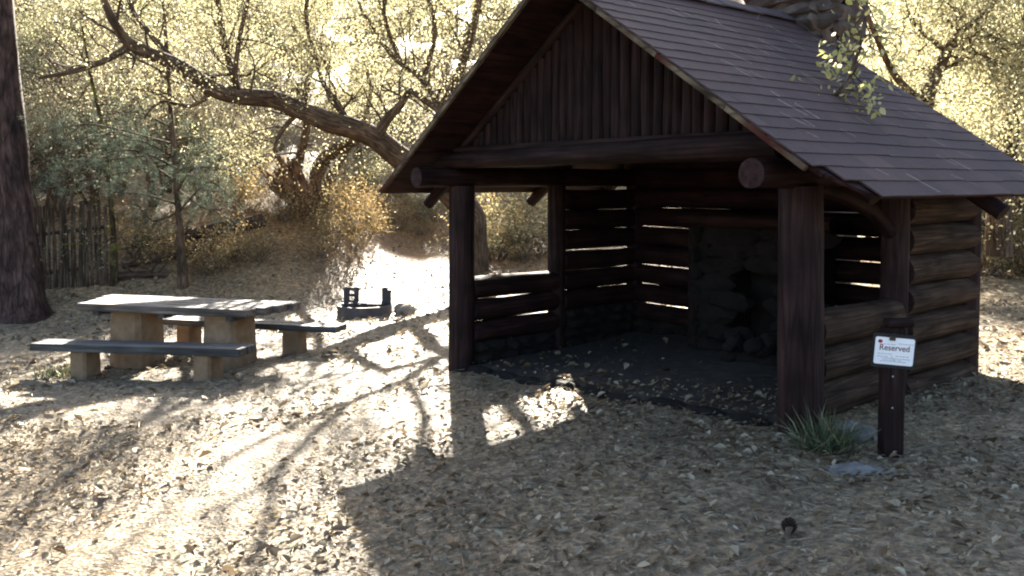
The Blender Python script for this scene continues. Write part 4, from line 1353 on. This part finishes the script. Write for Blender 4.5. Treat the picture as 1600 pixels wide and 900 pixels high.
for (pts, rad, lv) in list(lines):
    for kk in range(8, len(pts) - 1, 2):
        sd = Vector((rg.gauss(0, 1), rg.gauss(0, 0.8), rg.gauss(0.3, 0.6))).normalized()
        grow(rg, lines, tips, pts[kk], sd, rg.uniform(0.7, 1.4), min(rad[kk] * 0.5, 0.025), 2, 4, 0.04, 0.25, (2, 4), 0.62)
root = empty('thick_trunk_tree', o2)
tag(root, 'thick grey-brown trunk with pale yellow leaves at the right edge, beyond the roof end', 'tree')
lines_mesh(rel(lines, o2)).build('trunk', M['oak_bark'], root)
link('crown', leaf_cloud([p - o2 for p in tips], 24000, 0.30, 0.05, M['leaf_yellow'], 25), root)

# ------------------------------------------------------------------ dry shrubs
def shrub_kind(seed, h, nleaf, mat, stems=26, leaf=0.04):
    rg = random.Random(seed); lines = []; tips = []
    for s_ in range(stems):
        a = rg.uniform(0, 6.28); o = rg.uniform(0, 0.18)
        grow(rg, lines, tips, Vector((math.cos(a) * o, math.sin(a) * o, -0.03)), Vector((math.cos(a) * rg.uniform(0.2, 0.9), math.sin(a) * rg.uniform(0.2, 0.9), 1)), h * rg.uniform(0.6, 1.0), 0.007, 1, 2, 0.03, 0.2, (2, 4), 0.5, 1)
    return lines_mesh(lines).mesh('stems', M['tip_wood']), leaf_cloud(tips, nleaf, 0.07, leaf, mat, seed)
SK = [shrub_kind(301, 0.95, 1700, M['leaf_dry']), shrub_kind(302, 1.05, 2200, M['leaf_olive']), shrub_kind(303, 0.8, 900, M['leaf_dry'])]
rg = random.Random(44)
SL = ['dry tan shrub with thin leafy stems on the bank beyond the fire ring', 'olive leafy shrub on the bank beyond the clearing', 'thin dry twiggy shrub on the bank beyond the clearing']
shr = [(340, 425, 0, 0.75), (375, 408, 0, 0.85), (405, 405, 2, 0.8), (320, 430, 2, 0.7), (520, 385, 0, 0.85), (548, 372, 2, 0.8), (505, 358, 0, 1.0), (535, 340, 0, 1.0), (525, 318, 0, 1.1), (560, 392, 2, 0.5), (545, 300, 1, 1.2), (575, 372, 0, 0.7), (625, 360, 0, 0.7), (660, 368, 2, 0.6), (560, 352, 0, 0.9), (610, 345, 2, 0.8), (655, 345, 0, 0.8), (500, 402, 2, 0.7), (590, 362, 2, 0.6),
       (775, 408, 1, 1.0), (810, 408, 0, 1.15), (835, 400, 1, 1.3), (790, 385, 0, 1.5), (755, 395, 2, 1.2), (685, 345, 1, 1.0), (250, 410, 2, 0.9), (210, 400, 0, 0.9),
       (590, 322, 1, 1.2), (640, 318, 0, 1.1), (440, 345, 2, 1.0), (390, 330, 0, 1.1), (345, 315, 2, 1.2), (820, 380, 1, 1.5)]
for (px, py, k, sc) in shr:
    c = at(px, py)
    r = empty('dry_shrub', c, rg.uniform(0, 6.28)); r.scale = (sc * 1.1, sc * 1.1, sc)
    link('stems', SK[k][0], r); link('leaves', SK[k][1], r)
    tag(r, SL[k], 'shrub', 'dry shrubs on the bank')
SL2 = ['dry tan shrub in the bright grass right of the shelter', 'olive shrub in the bright grass right of the shelter', 'thin dry shrub in the grass right of the shelter']
for (px, py, k, sc) in ((1545, 430, 1, 1.1), (1590, 425, 0, 1.2), (1570, 405, 1, 1.5), (1640, 430, 0, 1.3), (1530, 415, 0, 1.2), (1605, 400, 1, 1.6)):
    c = at(px, py)
    r = empty('meadow_shrub', c, rg.uniform(0, 6.28)); r.scale = (sc * 1.1, sc * 1.1, sc)
    link('stems', SK[k][0], r); link('leaves', SK[k][1], r)
    tag(r, SL2[k], 'shrub', 'shrubs right of the shelter')

# ------------------------------------------------------------------ leaf litter on the ground
rng = np.random.default_rng(123)
def field(n, y0, y1):
    y = np.sqrt(rng.uniform(y0 * y0, y1 * y1, n))
    x = rng.uniform(-0.82, 0.82, n) * y * 1.0 + rng.normal(0, 0.3, n)
    return x, y
def in_shelter(x, y):
    dx, dy = x - BX, y - BY
    u = dx * math.cos(TH) - dy * math.sin(TH); v = dx * math.sin(TH) + dy * math.cos(TH)
    return (u > -W - 0.05) & (u < 0.1) & (v > 0.02) & (v < D + 0.1), u, v
Vs = []; lcs = []
for n, y0, y1, size in ((1500, 1.8, 7.5, 0.075), (12000, 1.8, 7.5, 0.052), (15000, 1.8, 7, 0.028), (2500, 7, 12, 0.09), (9000, 10, 18, 0.085), (13000, 6.5, 12, 0.042), (14000, 12, 27, 0.08)):
    x, y = field(n, y0, y1)
    # drifts: keep more where a slow noise is high
    keep = np.array([noise.noise((a * 0.8, b * 0.8, 2.0)) * 0.9 + 0.25 * noise.noise((a * 3.1, b * 3.1, 7.0)) + (0.60 if a > -0.6 + 0.1 * b else 0.40) for a, b in zip(x, y)]) > rng.random(n)
    ins, u, v = in_shelter(x, y)
    keep &= ~(ins & (rng.random(n) > 0.95 * np.exp(-np.maximum(v, 0) * 1.25)))
    x, y = x[keep], y[keep]
    ins = ins[keep]
    z = gz(x, y) + rng.uniform(0.006, 0.028, len(x)) + np.where(ins, 0.05, 0)
    V = leaf_cards(rng, np.stack([x, y, z], 1), size, 0.66, 0.6, 0.55)
    gzv = gz(V[..., 0], V[..., 1])
    V[..., 2] = gzv + np.maximum(V[..., 2] - gz(x, y)[:, None], 0.003 + np.where(ins, 0.05, 0)[:, None])
    Vs.append(V); lcs.append((0.75 if size > 0.06 and y1 < 10 else 1.0) * np.clip(rng.beta(1.8, 3.0, len(x)) + np.where(rng.random(len(x)) < 0.03, 0.3, 0), 0, 1))
me = cards_mesh('leaf_litter', np.concatenate(Vs), 2, np.concatenate(lcs), M['litter'], LEAF_LOOP)
tag(link('leaf_litter', me), 'dry tan and grey fallen leaves covering the dirt', 'fallen leaves', kind='stuff')
Vs = []
for n, y0, y1, ln, wd in ((42000, 1.8, 7.0, 0.10, 0.0026), (30000, 6.5, 14, 0.13, 0.0045)):
    x, y = field(n, y0, y1)
    keep = np.array([noise.noise((a * 0.7 + 9, b * 0.7, 5.0)) * 0.6 + 0.55 for a, b in zip(x, y)]) > rng.random(n)
    ins, u, v = in_shelter(x, y)
    keep &= ~ins
    x, y = x[keep], y[keep]
    b = np.stack([x, y, gz(x, y) + rng.uniform(0.008, 0.03, len(x))], 1)
    a = rng.uniform(0, 6.283, len(x))
    d = np.stack([np.cos(a), np.sin(a), rng.normal(0.02, 0.08, len(x))], 1)
    V = needle_cards(rng, b, d, ln, wd)
    V[..., 2] = gz(V[..., 0], V[..., 1]) + np.maximum(V[..., 2] - gz(x, y)[:, None], 0.004)
    Vs.append(V)
V = np.concatenate(Vs)
me = cards_mesh('needle_litter', V, 1, rng.random(len(V)), M['needles_dry'], [(0, 1, 2)])
tag(link('needle_litter', me), 'dry straw-coloured pine needles lying over the dirt between the leaves', 'pine needles', kind='stuff')
